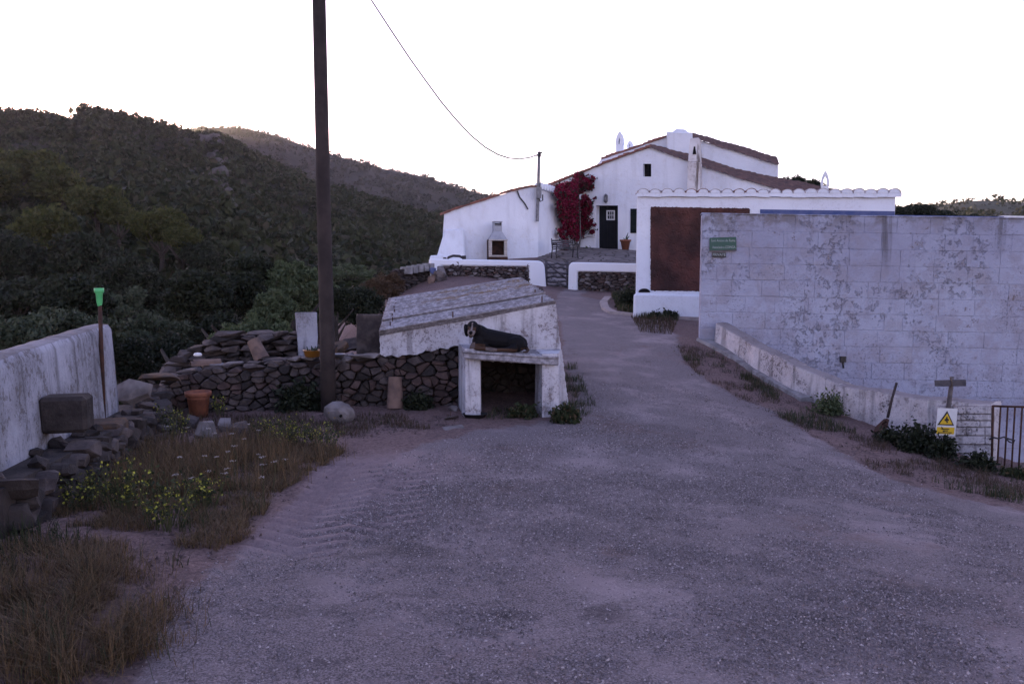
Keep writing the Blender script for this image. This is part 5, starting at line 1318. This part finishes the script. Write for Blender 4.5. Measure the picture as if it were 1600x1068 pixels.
# jumble of dark stones where footing and wall meet
jum = empty('stone_heap', P(230, 665, 9.8), 'heap of dark tumbled stones between the left wall and the dry-stone wall', 'stone heap')
for k in range(34):
    x = rs.uniform(186, 262); y = rs.uniform(608, 690); D = np.interp(y, [608, 690], [10.6, 9.3]); s = rs.uniform(.18, .42)
    rock('stone', M[rs.choice(('stone_dark', 'stone', 'stone_dark', 'stone'))], P(x, y, D), (s, s*.9, s*rs.uniform(.4, .8)), jum, rs)
tag(rock('pale_slab', M['stone_pale'], P(211, 612, 9.75), (.50, .16, .34), None, rs, (-.35, .05, .1)), 'pale leaning slab at the right end of the left white wall', 'stone slab')
tag(rock('lichen_stone', M['stone_orange'], P(253, 590, 10.7), (.62, .4, .15), None, rs, (0, .05, .1)), 'rust-coloured flat stone at the left end of the dry-stone wall', 'stone')
# ------------------------------------------------------------------ foliage
rng = np.random.default_rng(11)
def leaf_quads(C, size, rng, stretch=1.7, up=0.0, dirs=None):
    """one rhombic leaf per centre, random orientation"""
    n = len(C); size = np.broadcast_to(np.asarray(size, float), (n,))[:, None]
    a = rng.normal(size=(n, 3)); a[:, 2] += up
    if dirs is not None: a = a*.5 + dirs
    a /= np.linalg.norm(a, axis=1, keepdims=True)
    b = rng.normal(size=(n, 3)); b -= (a*b).sum(1, keepdims=True)*a; b /= np.linalg.norm(b, axis=1, keepdims=True)
    nrm = np.cross(a, b)
    V = np.stack([C - a*size*stretch*.5, C + b*size*.5 + nrm*size*.12, C + a*size*stretch*.5, C - b*size*.5 + nrm*size*.12], 1).reshape(-1, 3)
    return V, np.arange(4*n).reshape(n, 4)
def foliage(name, c1, c2, trans=.25, c3=None):
    t = NT(name); r = t.geo.outputs['Random Per Island']
    c = t.mix(r, c1, c2)
    if c3: c = t.mix(t.ramp(r, .86, .88), c, c3)
    t.col(c); t.set(.65, .25)
    tr = t.n('BsdfTranslucent'); t.l(c, tr.inputs[0]); ms = t.n('MixShader'); ms.inputs[0].default_value = trans
    t.l(t.b.outputs[0], ms.inputs[1]); t.l(tr.outputs[0], ms.inputs[2]); t.l(ms.outputs[0], t.o.inputs[0]); M[name] = t.m
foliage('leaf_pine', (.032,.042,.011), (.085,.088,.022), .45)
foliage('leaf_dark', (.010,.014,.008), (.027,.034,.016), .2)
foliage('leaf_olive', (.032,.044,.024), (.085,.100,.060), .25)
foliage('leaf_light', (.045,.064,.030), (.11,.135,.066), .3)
foliage('leaf_rust', (.055,.036,.022), (.10,.062,.036), .25)
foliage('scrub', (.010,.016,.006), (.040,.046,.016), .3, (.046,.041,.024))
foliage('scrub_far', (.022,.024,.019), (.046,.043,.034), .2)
simple('bark', (.035,.028,.024), (.065,.052,.045), 8, .9, .2, .6, 30, .02)
def crown_arrays(seed, n_clump, per, leaf, flat=1.0, clump=.30, gap=.25):
    g = np.random.default_rng(seed); C = []; S = []
    for k in range(n_clump):
        d = g.normal(size=3); d /= np.linalg.norm(d); d[2] = d[2]*.9 + .08
        rad = (1-clump*.75)*g.uniform(.35, 1.0)**.5; c = d*rad*np.array([1, 1, flat]); cr = clump*g.uniform(.55, 1.2)
        p = g.normal(size=(per, 3)); p /= np.linalg.norm(p, axis=1, keepdims=True); p *= cr*(g.uniform(size=(per, 1))**.45)
        p[:, 2] *= .75; p = p[g.uniform(size=per) > gap*g.uniform()]
        C.append(c + p); S.append(leaf*g.uniform(.6, 1.3, size=len(p)))
    return np.concatenate(C), np.concatenate(S)
CROWN = {}
def crown_mesh(kind, var):
    key = (kind, var)
    if key in CROWN: return CROWN[key]
    prm = {'pine': (46, 190, .075, .62, .30, .3), 'dark': (44, 190, .070, .85, .34, .2), 'olive': (52, 170, .062, .85, .26, .4), 'light': (60, 160, .060, .95, .24, .45), 'rust': (40, 140, .06, .9, .26, .5)}[kind]
    C, S = crown_arrays(900 + var*17 + len(kind), *prm[:3], prm[3], prm[4], prm[5])
    V, Fq = leaf_quads(C, S, np.random.default_rng(var), 2.2 if kind in ('olive', 'light') else 1.7, .6 if kind == 'light' else 0)
    o = npmesh('crown', V, Fq, M['leaf_'+kind]); me = o.data; bpy.data.objects.remove(o); CROWN[key] = me; return me
def trunk_mesh(var):
    key = ('trunk', var)
    if key in CROWN: return CROWN[key]
    r_ = random.Random(var+5); m = MB()
    m.tube([(0,0,-.05), (.02*r_.uniform(-1, 1), .02, .2), (.05*r_.uniform(-1, 1), .03, .42), (.06*r_.uniform(-1, 1), 0, .62)], [.055, .042, .034, .022], 8)
    for k in range(5):
        a = k*1.26 + r_.uniform(-.3, .3); s = r_.uniform(.25, .42); m.tube([(0, 0, s), (.14*math.cos(a), .14*math.sin(a), s+.14), (.30*math.cos(a), .30*math.sin(a), s+.30)], [.026, .017, .008], 6)
    o = m.build('trunk', M['bark'], None, True, origin=(0, 0, 0)); me = o.data; bpy.data.objects.remove(o); CROWN[key] = me; return me
VNf = VN.reshape(-1, 3); VFf = VF.reshape(-1, 3); VRf = VR.reshape(-1, 3)
def base_z(x, y):
    if -16 < x < 18 and -3 < y < 40: return gz(x, y)
    zc = [-5.0]
    for A in (VNf, VRf):
        d = (A[:, 0]-x)**2 + (A[:, 1]-y)**2; i = d.argmin()
        if d[i] < 400: zc.append(A[i, 2])
    return max(zc) if len(zc) > 1 else zc[0]
def tree_at(px, ytop, wpx, h, kind, var, label, group, D=None):
    if D is None:
        best = None
        for d in np.arange(24, 210, 2.0):
            p = P(px, ytop, d); e = abs((p.z - base_z(p.x, p.y)) - h)
            if best is None or e < best[0]: best = (e, d)
        D = best[1]
    p = P(px, ytop, D); bz_ = base_z(p.x, p.y); H = max(p.z - bz_, 1.5); rad = wpx*D/F/2
    root = empty('tree' if h > 3.2 else 'shrub', (p.x, p.y, bz_), label, 'tree' if h > 3.2 else 'shrub', group)
    root.rotation_euler = (0, 0, var*1.7 + px*.01)
    tr = link('trunk', trunk_mesh(var % 3), None, root, root.location); tr.scale = (H*.8, H*.8, H*.95)
    fl = {'pine': .62, 'dark': .85, 'olive': .85, 'light': .95, 'rust': .9}[kind]
    rz_ = min(rad*1.05, H*.62)
    cr = link('crown', crown_mesh(kind, var % 3), None, root, root.location); cr.location = (0, 0, H - rz_*fl*.98); cr.scale = (rad, rad, rz_)
    return root
TL = {'pine': ('olive-green pine with a rounded crown on the valley side below the hill', 'pines on the valley side'),
      'dark': ('dark dense evergreen tree in the shaded valley', 'dark evergreens in the valley'),
      'olive': ('grey-green olive-like tree low in the shaded valley', 'grey-green trees in the valley')}
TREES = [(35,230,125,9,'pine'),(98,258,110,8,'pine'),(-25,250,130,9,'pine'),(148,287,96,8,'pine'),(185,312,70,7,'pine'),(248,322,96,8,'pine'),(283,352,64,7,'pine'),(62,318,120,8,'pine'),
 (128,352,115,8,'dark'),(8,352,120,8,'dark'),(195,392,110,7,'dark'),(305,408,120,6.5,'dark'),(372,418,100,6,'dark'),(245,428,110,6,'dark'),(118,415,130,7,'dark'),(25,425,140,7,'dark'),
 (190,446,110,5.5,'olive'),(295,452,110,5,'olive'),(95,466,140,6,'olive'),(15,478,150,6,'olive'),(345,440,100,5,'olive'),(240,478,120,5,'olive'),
 (250,512,130,4.5,'dark'),(330,478,110,4.5,'dark'),(190,520,110,4.5,'dark'),(310,372,80,7,'dark'),(395,392,80,6.5,'dark'),(400,452,90,5,'dark')]
PINES = ['highest round-crowned pine near the left edge below the sun', 'second highest pine, just right of the highest one', 'pine cut by the left edge of the picture', 'broad sunlit-topped pine right of the two highest ones',
         'small pine on the right shoulder of the broad one', 'lone rounded pine farthest right, standing lower on the slope', 'small pine leaning against the lone rounded one', 'pine below the two highest ones at the left']
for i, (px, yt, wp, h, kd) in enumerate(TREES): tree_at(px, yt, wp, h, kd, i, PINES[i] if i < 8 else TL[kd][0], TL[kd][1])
for i, (px, yt, wp, h, lab) in enumerate(((455,400,100,5,'light green feathery tree just left of the utility pole'),(545,408,100,4.6,'light green feathery tree right of the utility pole'),(500,432,90,4,'pale bushy tree directly behind the utility pole'),(425,446,80,4,'pale green bush left of the feathery tree'))): tree_at(px, yt, wp, h, 'light', i, lab, None)
for i, (px, yt, wp, h, D, lab) in enumerate(((410,482,110,2.6,18,'low pale green shrub behind the slab wall'),(362,502,90,2.2,16.5,'low pale shrub at the left end of the slab wall'),(560,462,90,2.6,21,'dark green shrub behind the dark square post'),(525,500,60,1.8,16,'small shrub in the gap beside the utility pole'))): tree_at(px, yt, wp, h, 'light' if i < 2 else 'dark', i, lab, None, D)
tree_at(606, 436, 62, 2.2, 'rust', 0, 'russet dry bush left of the tumbled terrace wall', None, 25); tree_at(588, 452, 56, 1.8, 'rust', 1, 'brownish dry bush behind the shed roof corner', None, 22)
for i, (px, yt, wp, h, D, lab) in enumerate(((1240,271,56,6,62,'dark pine crown showing above the house roof beside the chimney'),(1270,277,44,6,64,'second dark pine crown right of the first above the roof'),(1318,296,40,5,64,'dark tree top just right of the pointed chimney above the barn'),(1415,318,46,6,75,'dark round tree beyond the right end of the barn'),(1442,314,50,6,74,'tallest dark tree beyond the barn on the right'),(1475,323,56,6,72,'dark spreading tree right of the tallest one beyond the wall'),(1515,331,60,5,72,'low dark tree beyond the wall near the right edge'))): tree_at(px, yt, wp, h, 'dark', i, lab, None, D)

# scrub that covers the hillsides
def scrub(name, A, n, rmin, rmax, per, mat, rows, seed, leaf=.45, power=1.0):
    g = np.random.default_rng(seed); nr, nc = A.shape[:2]; r0, r1 = int(rows[0]*nr), int(rows[1]*nr)
    i = g.integers(r0, r1, n); j = g.integers(0, nc-1, n); fi, fj = g.uniform(size=n)[:, None], g.uniform(size=n)[:, None]; i = np.minimum(i, nr-2)
    base = (A[i, j]*(1-fi) + A[i+1, j]*fi)*(1-fj) + (A[i, j+1]*(1-fi) + A[i+1, j+1]*fi)*fj
    rad = rmin + (rmax-rmin)*g.uniform(size=n)**2.2
    C = np.repeat(base, per, 0); Rr = np.repeat(rad, per)[:, None]
    p = g.normal(size=(n*per, 3)); p /= np.linalg.norm(p, axis=1, keepdims=True); p[:, 2] = np.abs(p[:, 2])*.95 - .08; p *= g.uniform(size=(n*per, 1))**.3
    C = C + p*Rr
    V, Fq = leaf_quads(C, Rr[:, 0]*leaf*g.uniform(.6, 1.3, n*per), g, 1.5)
    return tag(npmesh(name, V, Fq, mat), kind='stuff')
sub = VN[:, (800-0)//14+int(0):, :]
vis = VN[:, int((900-120)/14):int((900+1000)/14), :]
scrub('hillside_scrub', vis, 7500, .7, 3.6, 42, M['scrub'], (.03, .56), 5, .34)
scrub('ridge_scrub', VN[:, :int((900+900)/14), :], 1500, .5, 1.9, 44, M['scrub'], (.46, .52), 6, .30)
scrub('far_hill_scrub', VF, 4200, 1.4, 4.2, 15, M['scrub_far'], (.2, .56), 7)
scrub('right_hill_scrub', VR[:, 20:, :], 1300, 1.0, 4.5, 16, M['scrub'], (.25, .62), 8)
# pale outcrop along the spur
rs = random.Random(77); simple('outcrop', (.11,.10,.10), (.06,.055,.055), .6, .95, .1, .8, 3, .1)
oc = empty('rock_outcrop', tuple(VN[60, 90]), 'pale jagged rock outcrop on the spur of the near hill', 'rock outcrop')
jc = int((900+345)/14)
for k in range(46):
    f = rs.uniform(.30, .575)**1.0; j = jc + int(rs.gauss(0, .7) + (f-.45)*(-6)); i = int(f/ .5745 * .52 * 110); v_ = VN[min(i, 108), j]; s = rs.uniform(1.2, 3.6)
    rock('rock', M['outcrop'], (v_[0]+rs.uniform(-3, 3), v_[1]+rs.uniform(-3, 3), v_[2]+.5), (s*1.3, s, s*.8), oc, rs)

# ------------------------------------------------------------------ bougainvillea on the link wall
foliage('bract', (.10,.004,.022), (.30,.012,.055), .4)
bq_ = LP.at(903, 402, .35); bg_ = empty('bougainvillea', bq_, 'crimson bougainvillea climbing the white wall beside the door', 'climbing plant')
blobs = [(890,300,24,16,.5),(897,320,27,22,.6),(898,345,21,20,.55),(901,364,12,12,.45),(880,330,9,14,.4),(880,362,9,10,.3),(884,380,5,10,.25),(874,296,8,7,.3),(912,283,19,12,.45),(918,290,10,8,.4),(906,274,9,6,.35),(915,335,12,25,.4),(925,362,4,3,.2),(929,352,5,2.5,.2),(931,371,4,2.5,.2),(928,308,4,3,.2),(887,391,3,5,.2)]
C = []
for (x, y, a, b_, dp) in blobs:
    n = int(a*b_*8.5)+25
    for k in range(n):
        r_ = math.sqrt(rs.random()); th = rs.uniform(0, 6.283); qx, qy = x + a*r_*math.cos(th), y + b_*r_*math.sin(th)
        off = .15 + dp*rs.random()*(1.15-r_*.6)
        C.append(tuple(LP.at(qx, qy, off) if qx < 904 else HP.at(qx, qy, off)))
C = np.array(C); lump = np.array([mnoise.noise(Vector(c)*3.2) for c in C]); C = C[lump > -.12]
V, Fq = leaf_quads(C, rng.uniform(.055, .115, len(C)), rng, 1.3); o = npmesh('bracts', V - np.array(bq_), Fq, M['bract']); o.parent = bg_
sel = C[rng.uniform(size=len(C)) < .16]; V, Fq = leaf_quads(sel + rng.normal(size=sel.shape)*.08, .09, rng, 1.6); o = npmesh('leaves', V - np.array(bq_), Fq, M['leaf_dark']); o.parent = bg_
m = MB()
for dx in (0, 1.6, -1.2):
    m.tube([LP.at(903+dx*.5, 402, .35), LP.at(901+dx*2, 388, .3), LP.at(902+dx*3, 372, .25), LP.at(897+dx*6, 345, .2), LP.at(893+dx*8, 310, .15)], [.085, .06, .045, .03, .015], 7)
m.tube([LP.at(902, 378, .3), HP.at(915, 365, .2), HP.at(928, 352, .15)], [.03, .02, .01], 5); m.tube([LP.at(902, 376, .3), HP.at(918, 370, .2), HP.at(930, 371, .15)], [.03, .02, .01], 5)
m.build('stems', M['grey_wood'], bg_, True)
q = LP.at(912, 404, .6); C = np.array(q)[None] + rng.normal(size=(160, 3))*np.array([.28, .2, .16]) + np.array([0, 0, .2]); V, Fq = leaf_quads(C, .11, rng, 2.2, .8)
tag(npmesh('leafy_plant', V, Fq, M['leaf_light']), 'small leafy plant at the foot of the bougainvillea', 'plant')

# ------------------------------------------------------------------ weeds, grass and grit
def gpoly(pix): return [((v := ground_hit(*q)).x, v.y) for q in pix]
def sample(poly, n, g):
    a = np.array(poly); lo, hi = a.min(0), a.max(0); out_ = np.zeros((0, 2))
    while len(out_) < n:
        s = g.uniform(lo, hi, (n*2, 2)); s = s[inpoly(s[:, 0], s[:, 1], poly)]; out_ = np.concatenate([out_, s])
    return out_[:n]
def blades(xy, hmin, hmax, wd, g, lean=.5, segs=2):
    n = len(xy); zz_ = G0(xy[:, 0], xy[:, 1]); base = np.c_[xy, zz_-.01]
    h = g.uniform(hmin, hmax, n)[:, None]; az = g.uniform(0, 2*math.pi, n); ln = (g.uniform(0, lean, n))[:, None]*h
    d = np.c_[np.cos(az), np.sin(az), np.zeros(n)]; sd = np.c_[-np.sin(az), np.cos(az), np.zeros(n)]; w_ = wd*g.uniform(.6, 1.4, n)[:, None]
    up = np.array([0, 0, 1.0])
    p0 = base; p1 = base + up*h*.55 + d*ln*.3; p2 = base + up*h*.95 + d*ln
    V = np.stack([p0-sd*w_, p0+sd*w_, p1+sd*w_*.8, p1-sd*w_*.8, p2+sd*w_*.2, p2-sd*w_*.2], 1).reshape(-1, 3)
    k = (np.arange(n)*6)[:, None]; Fq = np.concatenate([k + np.array([0, 1, 2, 3]), k + np.array([3, 2, 4, 5])])
    return V, Fq
foliage('straw', (.055,.036,.020), (.23,.15,.075), .3, (.040,.048,.022))
foliage('straw_dark', (.045,.030,.022), (.105,.068,.044), .3, (.05,.055,.025))
foliage('weed_green', (.022,.030,.014), (.055,.068,.028), .3, (.12,.085,.05))
g = np.random.default_rng(21)
def patchy(xy, f, thr, seed): return xy[fbm(xy[:, 0]*f, xy[:, 1]*f, seed) > thr]
polyA = gpoly([(0,815),(110,790),(215,715),(330,690),(430,690),(540,705),(500,735),(430,775),(395,840),(300,880),(260,960),(190,1066),(0,1066)])
polyA2 = gpoly([(0,900),(160,900),(230,960),(180,1066),(0,1066)]); polyA3 = gpoly([(240,690),(420,690),(500,715),(420,760),(250,790),(150,780)])
pc = [];
a1 = patchy(patchy(sample(polyA, 80000, g), 1.1, -.16, 4), 4.0, -.15, 5); a2 = sample(polyA2, 20000, g) + g.normal(size=(20000, 2))*.14; a2 = patchy(patchy(a2, 2.6, -.12, 6), 7, -.1, 8); a3 = sample(polyA3, 22000, g) + g.normal(size=(22000, 2))*.15; a3 = patchy(patchy(a3, 1.8, -.2, 7), 6, -.12, 9)
parts_ = [blades(a1, .015, .11, .0018, g, 1.6), blades(a2, .03, .20, .0016, g, 1.7), blades(a3, .05, .32, .0016, g, 1.0)]
def merge(ps):
    Vs, Fs, k = [], [], 0
    for v, f in ps: Vs.append(v); Fs.append(f + k); k += len(v)
    return np.concatenate(Vs), np.concatenate(Fs)
tag(npmesh('dry_grass', *merge(parts_), M['straw']), kind='stuff')
polyB = gpoly([(1058,540),(1110,548),(1200,605),(1300,660),(1400,700),(1545,730),(1600,742),(1600,790),(1480,765),(1370,735),(1290,690),(1190,638),(1095,590),(1065,560)])
polyC = gpoly([(880,575),(900,565),(915,610),(935,640),(900,662),(878,662)]); polyD = gpoly([(955,462),(995,462),(1000,494),(965,487)]); polyD2 = gpoly([(985,495),(1060,500),(1050,522),(1000,520)])
polyE = gpoly([(250,650),(500,648),(710,652),(700,668),(520,690),(420,690),(250,680)])
b1 = patchy(patchy(sample(polyB, 16000, g), 1.6, -.05, 9), 5, -.1, 2)
tag(npmesh('verge_straw', *merge([blades(b1, .02, .13, .0025, g, 1.5), blades(patchy(sample(polyE, 9000, g), 2.0, .0, 3), .02, .12, .003, g, 1), blades(sample(polyD2, 1200, g), .05, .18, .006, g, .8)]), M['straw_dark']), kind='stuff')
gw = [blades(patchy(patchy(sample(polyB, 16000, g), 1.1, .05, 14), 5, -.05, 15), .03, .19, .0032, g, 1.4), blades(patchy(sample(polyC, 2400, g), 3, -.05, 2), .03, .16, .003, g, 1.2), blades(sample(polyD, 2500, g), .08, .28, .006, g, .8),
      blades(sample(gpoly([(770,640),(838,640),(838,656),(760,656)]), 500, g), .03, .13, .003, g, 1.2), blades(patchy(sample(polyA, 9000, g), 1.7, .12, 24), .05, .2, .003, g, .8),
      blades(sample(gpoly([(995,492),(1062,497),(1060,502),(1000,499)]), 900, g), .05, .22, .006, g, .7)]
tag(npmesh('green_weeds', *merge(gw), M['weed_green']), kind='stuff')
# yellow-flowered weeds, each its own plant
simple('petal_yellow', (.38,.36,.05), (.24,.25,.045), 9, .7, .2, 0)
simple('petal_white', (.42,.38,.36), (.34,.30,.29), 9, .8, .2, 0)
simple('stem_green', (.05,.06,.025), (.08,.075,.035), 9, .8, .2, 0)
def yellow_weed(px, py, h, r, n, lab):
    b = ground_hit(px, py); root = empty('flowering_weed', b, lab, 'weed'); g2 = np.random.default_rng(int(px)); m = MB(); fl = []; lf = []
    for k in range(n):
        a = g2.uniform(0, 6.28); rr_ = r*g2.uniform(0, 1)**.6; hh_ = h*g2.uniform(.55, 1.05); bx, by = b.x + rr_*.5*math.cos(a), b.y + rr_*.5*math.sin(a); bz2 = gz(bx, by)
        tip = Vector((b.x + rr_*math.cos(a), b.y + rr_*math.sin(a), bz2 + hh_)); p0 = Vector((bx, by, bz2)); pm = p0.lerp(tip, .55) + Vector((g2.normal()*.02, g2.normal()*.02, .02))
        m.tube([p0, pm, tip], [.004, .003, .002], 4, False)
        for s in range(13): f = g2.uniform(.3, 1); q = (p0.lerp(pm, f*1.8) if f < .55 else pm.lerp(tip, (f-.55)/.45)); fl.append(np.array(q) + g2.normal(size=3)*.016) if g2.uniform() < .26 else lf.append(np.array(q) + g2.normal(size=3)*.022)
    m.build('stems', M['stem_green'], root)
    V, Fq = leaf_quads(np.array(lf), g2.uniform(.010, .024, len(lf)), g2, 1.9); o = npmesh('leaves', V - np.array(b), Fq, M['weed_green']); o.parent = root
    V, Fq = leaf_quads(np.array(fl), g2.uniform(.014, .024, len(fl)), g2, 1.1); o = npmesh('flowers', V - np.array(b), Fq, M['petal_yellow']); o.parent = root; tag(o, kind='stuff')
YW = [(195,805,.42,.26,34,'tallest yellow-flowered weed in front of the left stone footing'),(262,830,.34,.24,30,'yellow-flowered weed in the middle of the left verge'),(318,800,.30,.20,24,'yellow-flowered weed nearest the gravel edge on the left'),(140,800,.30,.22,22,'small yellow weed close against the dark footing'),
      (455,700,.34,.30,40,'bushy yellow-flowered weed below the utility pole'),(505,700,.28,.26,32,'bushy weed with few yellow flowers before the boulder'),(415,690,.30,.2,20,'thin yellow weed beside the rubble stones'),(345,650,.30,.12,12,'thin pale weed stalks right of the terracotta pot'),(270,690,.42,.22,26,'tall dry weed with tiny yellow heads left of the terracotta pot')]
for a in YW: yellow_weed(*a)
for k in range(26):
    px, py = rs.uniform(255, 440), rs.uniform(700, 790); b = ground_hit(px, py); h_ = rs.uniform(.14, .30)
    root = empty('wild_carrot', b, 'flat-headed white wild carrot flower on a thin stalk in the left verge', 'wildflower', 'wild carrot flowers in the left verge')
    tip = b + Vector((rs.uniform(-.05, .05), rs.uniform(-.05, .05), h_)); m = MB(); m.tube([b, b.lerp(tip, .5)+Vector((.01,0,0)), tip], [.003, .0025, .002], 4, False); m.build('stalk', M['stem_green'], root)
    C = np.array(tip)[None] + np.c_[rng.normal(size=(16, 2))*.013, rng.normal(size=16)*.002]; V, Fq = leaf_quads(C, .012, rng, 1.0); o = npmesh('flower_head', V - np.array(b), Fq, M['petal_white']); o.parent = root
# dark green bushes along the right verge
def bush(px, py, wpx, hpx, kind, lab, n=900, leaf=.035):
    b = ground_hit(px, py); k = b.y/F; g2 = np.random.default_rng(int(px)); root = empty('verge_bush', b, lab, 'bush'); C = []
    for s in range(14):
        c = np.array([g2.uniform(-.5, .5)*wpx*k*.75, g2.uniform(-.35, .35)*wpx*k*.7, hpx*k*g2.uniform(.1, .72)]); c[2] *= 1-.5*abs(c[0])/(wpx*k*.5); p = g2.normal(size=(n//14, 3))*np.array([.16, .16, .2])*hpx*k*1.0; C.append(c + p)
    C = np.concatenate(C); C[:, 2] = np.abs(C[:, 2]); V, Fq = leaf_quads(C, leaf*g2.uniform(.6, 1.3, len(C)), g2, 1.9, .5); o = npmesh('leaves', V, Fq, M[kind]); o.parent = root
    m = MB()
    for s in range(7): a = s*.9; m.tube([b, b + Vector((math.cos(a)*wpx*k*.15, math.sin(a)*wpx*k*.12, hpx*k*.4)), b + Vector((math.cos(a)*wpx*k*.3, math.sin(a)*wpx*k*.2, hpx*k*.75))], [.008, .006, .003], 5)
    m.build('stems', M['stem_green'], root)
bush(1294, 648, 42, 40, 'leaf_light', 'round green bush growing against the sloping wall'); bush(1425, 704, 74, 44, 'leaf_dark', 'dark leafy bush between the spade and the warning sign', 1700); bush(1470, 716, 50, 36, 'leaf_dark', 'dark leafy bush under the warning sign', 1100)
bush(1525, 734, 62, 28, 'leaf_dark', 'low dark bush at the foot of the gate pier', 1000); bush(1385, 690, 40, 24, 'leaf_dark', 'low weeds round the spade blade', 600); bush(1590, 748, 50, 20, 'weed_green', 'low weeds in front of the metal gate', 600)
bush(470, 640, 74, 52, 'leaf_dark', 'dark creeper on the stone wall left of the utility pole', 1300, .045); bush(652, 640, 50, 30, 'leaf_dark', 'dark weeds at the wall foot beside the propped tile', 700, .04); bush(884, 660, 44, 30, 'weed_green', 'weeds at the foot of the right kennel pier', 800); bush(815, 654, 60, 24, 'weed_green', 'weeds growing in the mouth of the kennel', 500)
bush(985, 482, 34, 34, 'leaf_dark', 'weeds in the bed between the garden wall and the barn', 900, .06); bush(1035, 497, 60, 14, 'leaf_dark', 'low weeds along the barn plinth', 700, .05)
# loose grit on the drive
def grit(poly, n, s0, s1, seed, name, mat):
    g2 = np.random.default_rng(seed); xy = sample(poly, n, g2) + g2.normal(size=(n, 2))*.12; xy = xy[(.9*fbm(xy[:, 0]*1.4, xy[:, 1]*1.4, seed) + g2.uniform(-.25, .6, n)) > -.1]; n = len(xy); zz_ = G0(xy[:, 0], xy[:, 1]); s = s0 + (s1-s0)*g2.uniform(size=n)**2.5
    oc_ = np.array([(1,0,-.3),(0,1,-.3),(-1,0,-.3),(0,-1,-.3),(0,0,1)], float)*.5; a = g2.uniform(0, 6.28, n); ca_, sa = np.cos(a), np.sin(a)
    V = oc_[None] * s[:, None, None]*np.stack([g2.uniform(.7, 1.4, n), g2.uniform(.6, 1.1, n), g2.uniform(.55, 1.0, n)], 1)[:, None]
    V = V + g2.normal(size=V.shape)*s[:, None, None]*.12
    V = np.stack([V[..., 0]*ca_[:, None]-V[..., 1]*sa[:, None], V[..., 0]*sa[:, None]+V[..., 1]*ca_[:, None], V[..., 2]], -1) + np.c_[xy, zz_ + s*.10 + g2.normal(size=n)*.004][:, None]
    f = np.array([(0,1,4),(1,2,4),(2,3,4),(3,0,4)]); Fq = (np.arange(n)*5)[:, None, None] + f[None]
    return tag(npmesh(name, V.reshape(-1, 3), Fq.reshape(-1, 3), mat, nper=3), kind='stuff')
foliage('grit', (.085,.069,.071), (.29,.24,.245), 0, (.40,.34,.345))
near_poly = [(v[0], v[1]) for v in gpoly([(235,1066),(330,900),(470,840),(620,760),(1250,760),(1480,800),(1598,820),(1598,1066)])]
grit(near_poly, 230000, .005, .017, 3, 'gravel', M['grit'])
far_poly = gpoly([(560,735),(700,690),(880,668),(920,600),(1060,600),(1300,705),(1480,790),(1250,770),(620,770)])
grit(far_poly, 60000, .008, .022, 4, 'gravel_beyond', M['grit'])
foliage('clods', (.060,.040,.038), (.15,.105,.10), 0); grit(polyA, 6000, .008, .045, 5, 'earth_clods', M['clods']); grit(polyE, 3500, .010, .05, 6, 'earth_clods_wall', M['clods']); grit(polyB, 4000, .010, .04, 7, 'earth_clods_verge', M['clods'])
# ------------------------------------------------------------------ air
t = bpy.data.materials.new('haze_air'); t.use_nodes = True; t.node_tree.nodes.clear()
ho = t.node_tree.nodes.new('ShaderNodeOutputMaterial'); hv = t.node_tree.nodes.new('ShaderNodeVolumePrincipled')
HAZE = .0001
hv.inputs['Color'].default_value = (.95, .93, .92, 1); hv.inputs['Density'].default_value = HAZE
hv.inputs['Anisotropy'].default_value = 0.78
t.node_tree.links.new(hv.outputs[0], ho.inputs['Volume'])
mb = MB(); mb.box((0, 0, 52), (6200, 6200, 150))
hz = mb.build('haze', t, None, origin=(0, 0, 0)); tag(hz, kind='stuff')
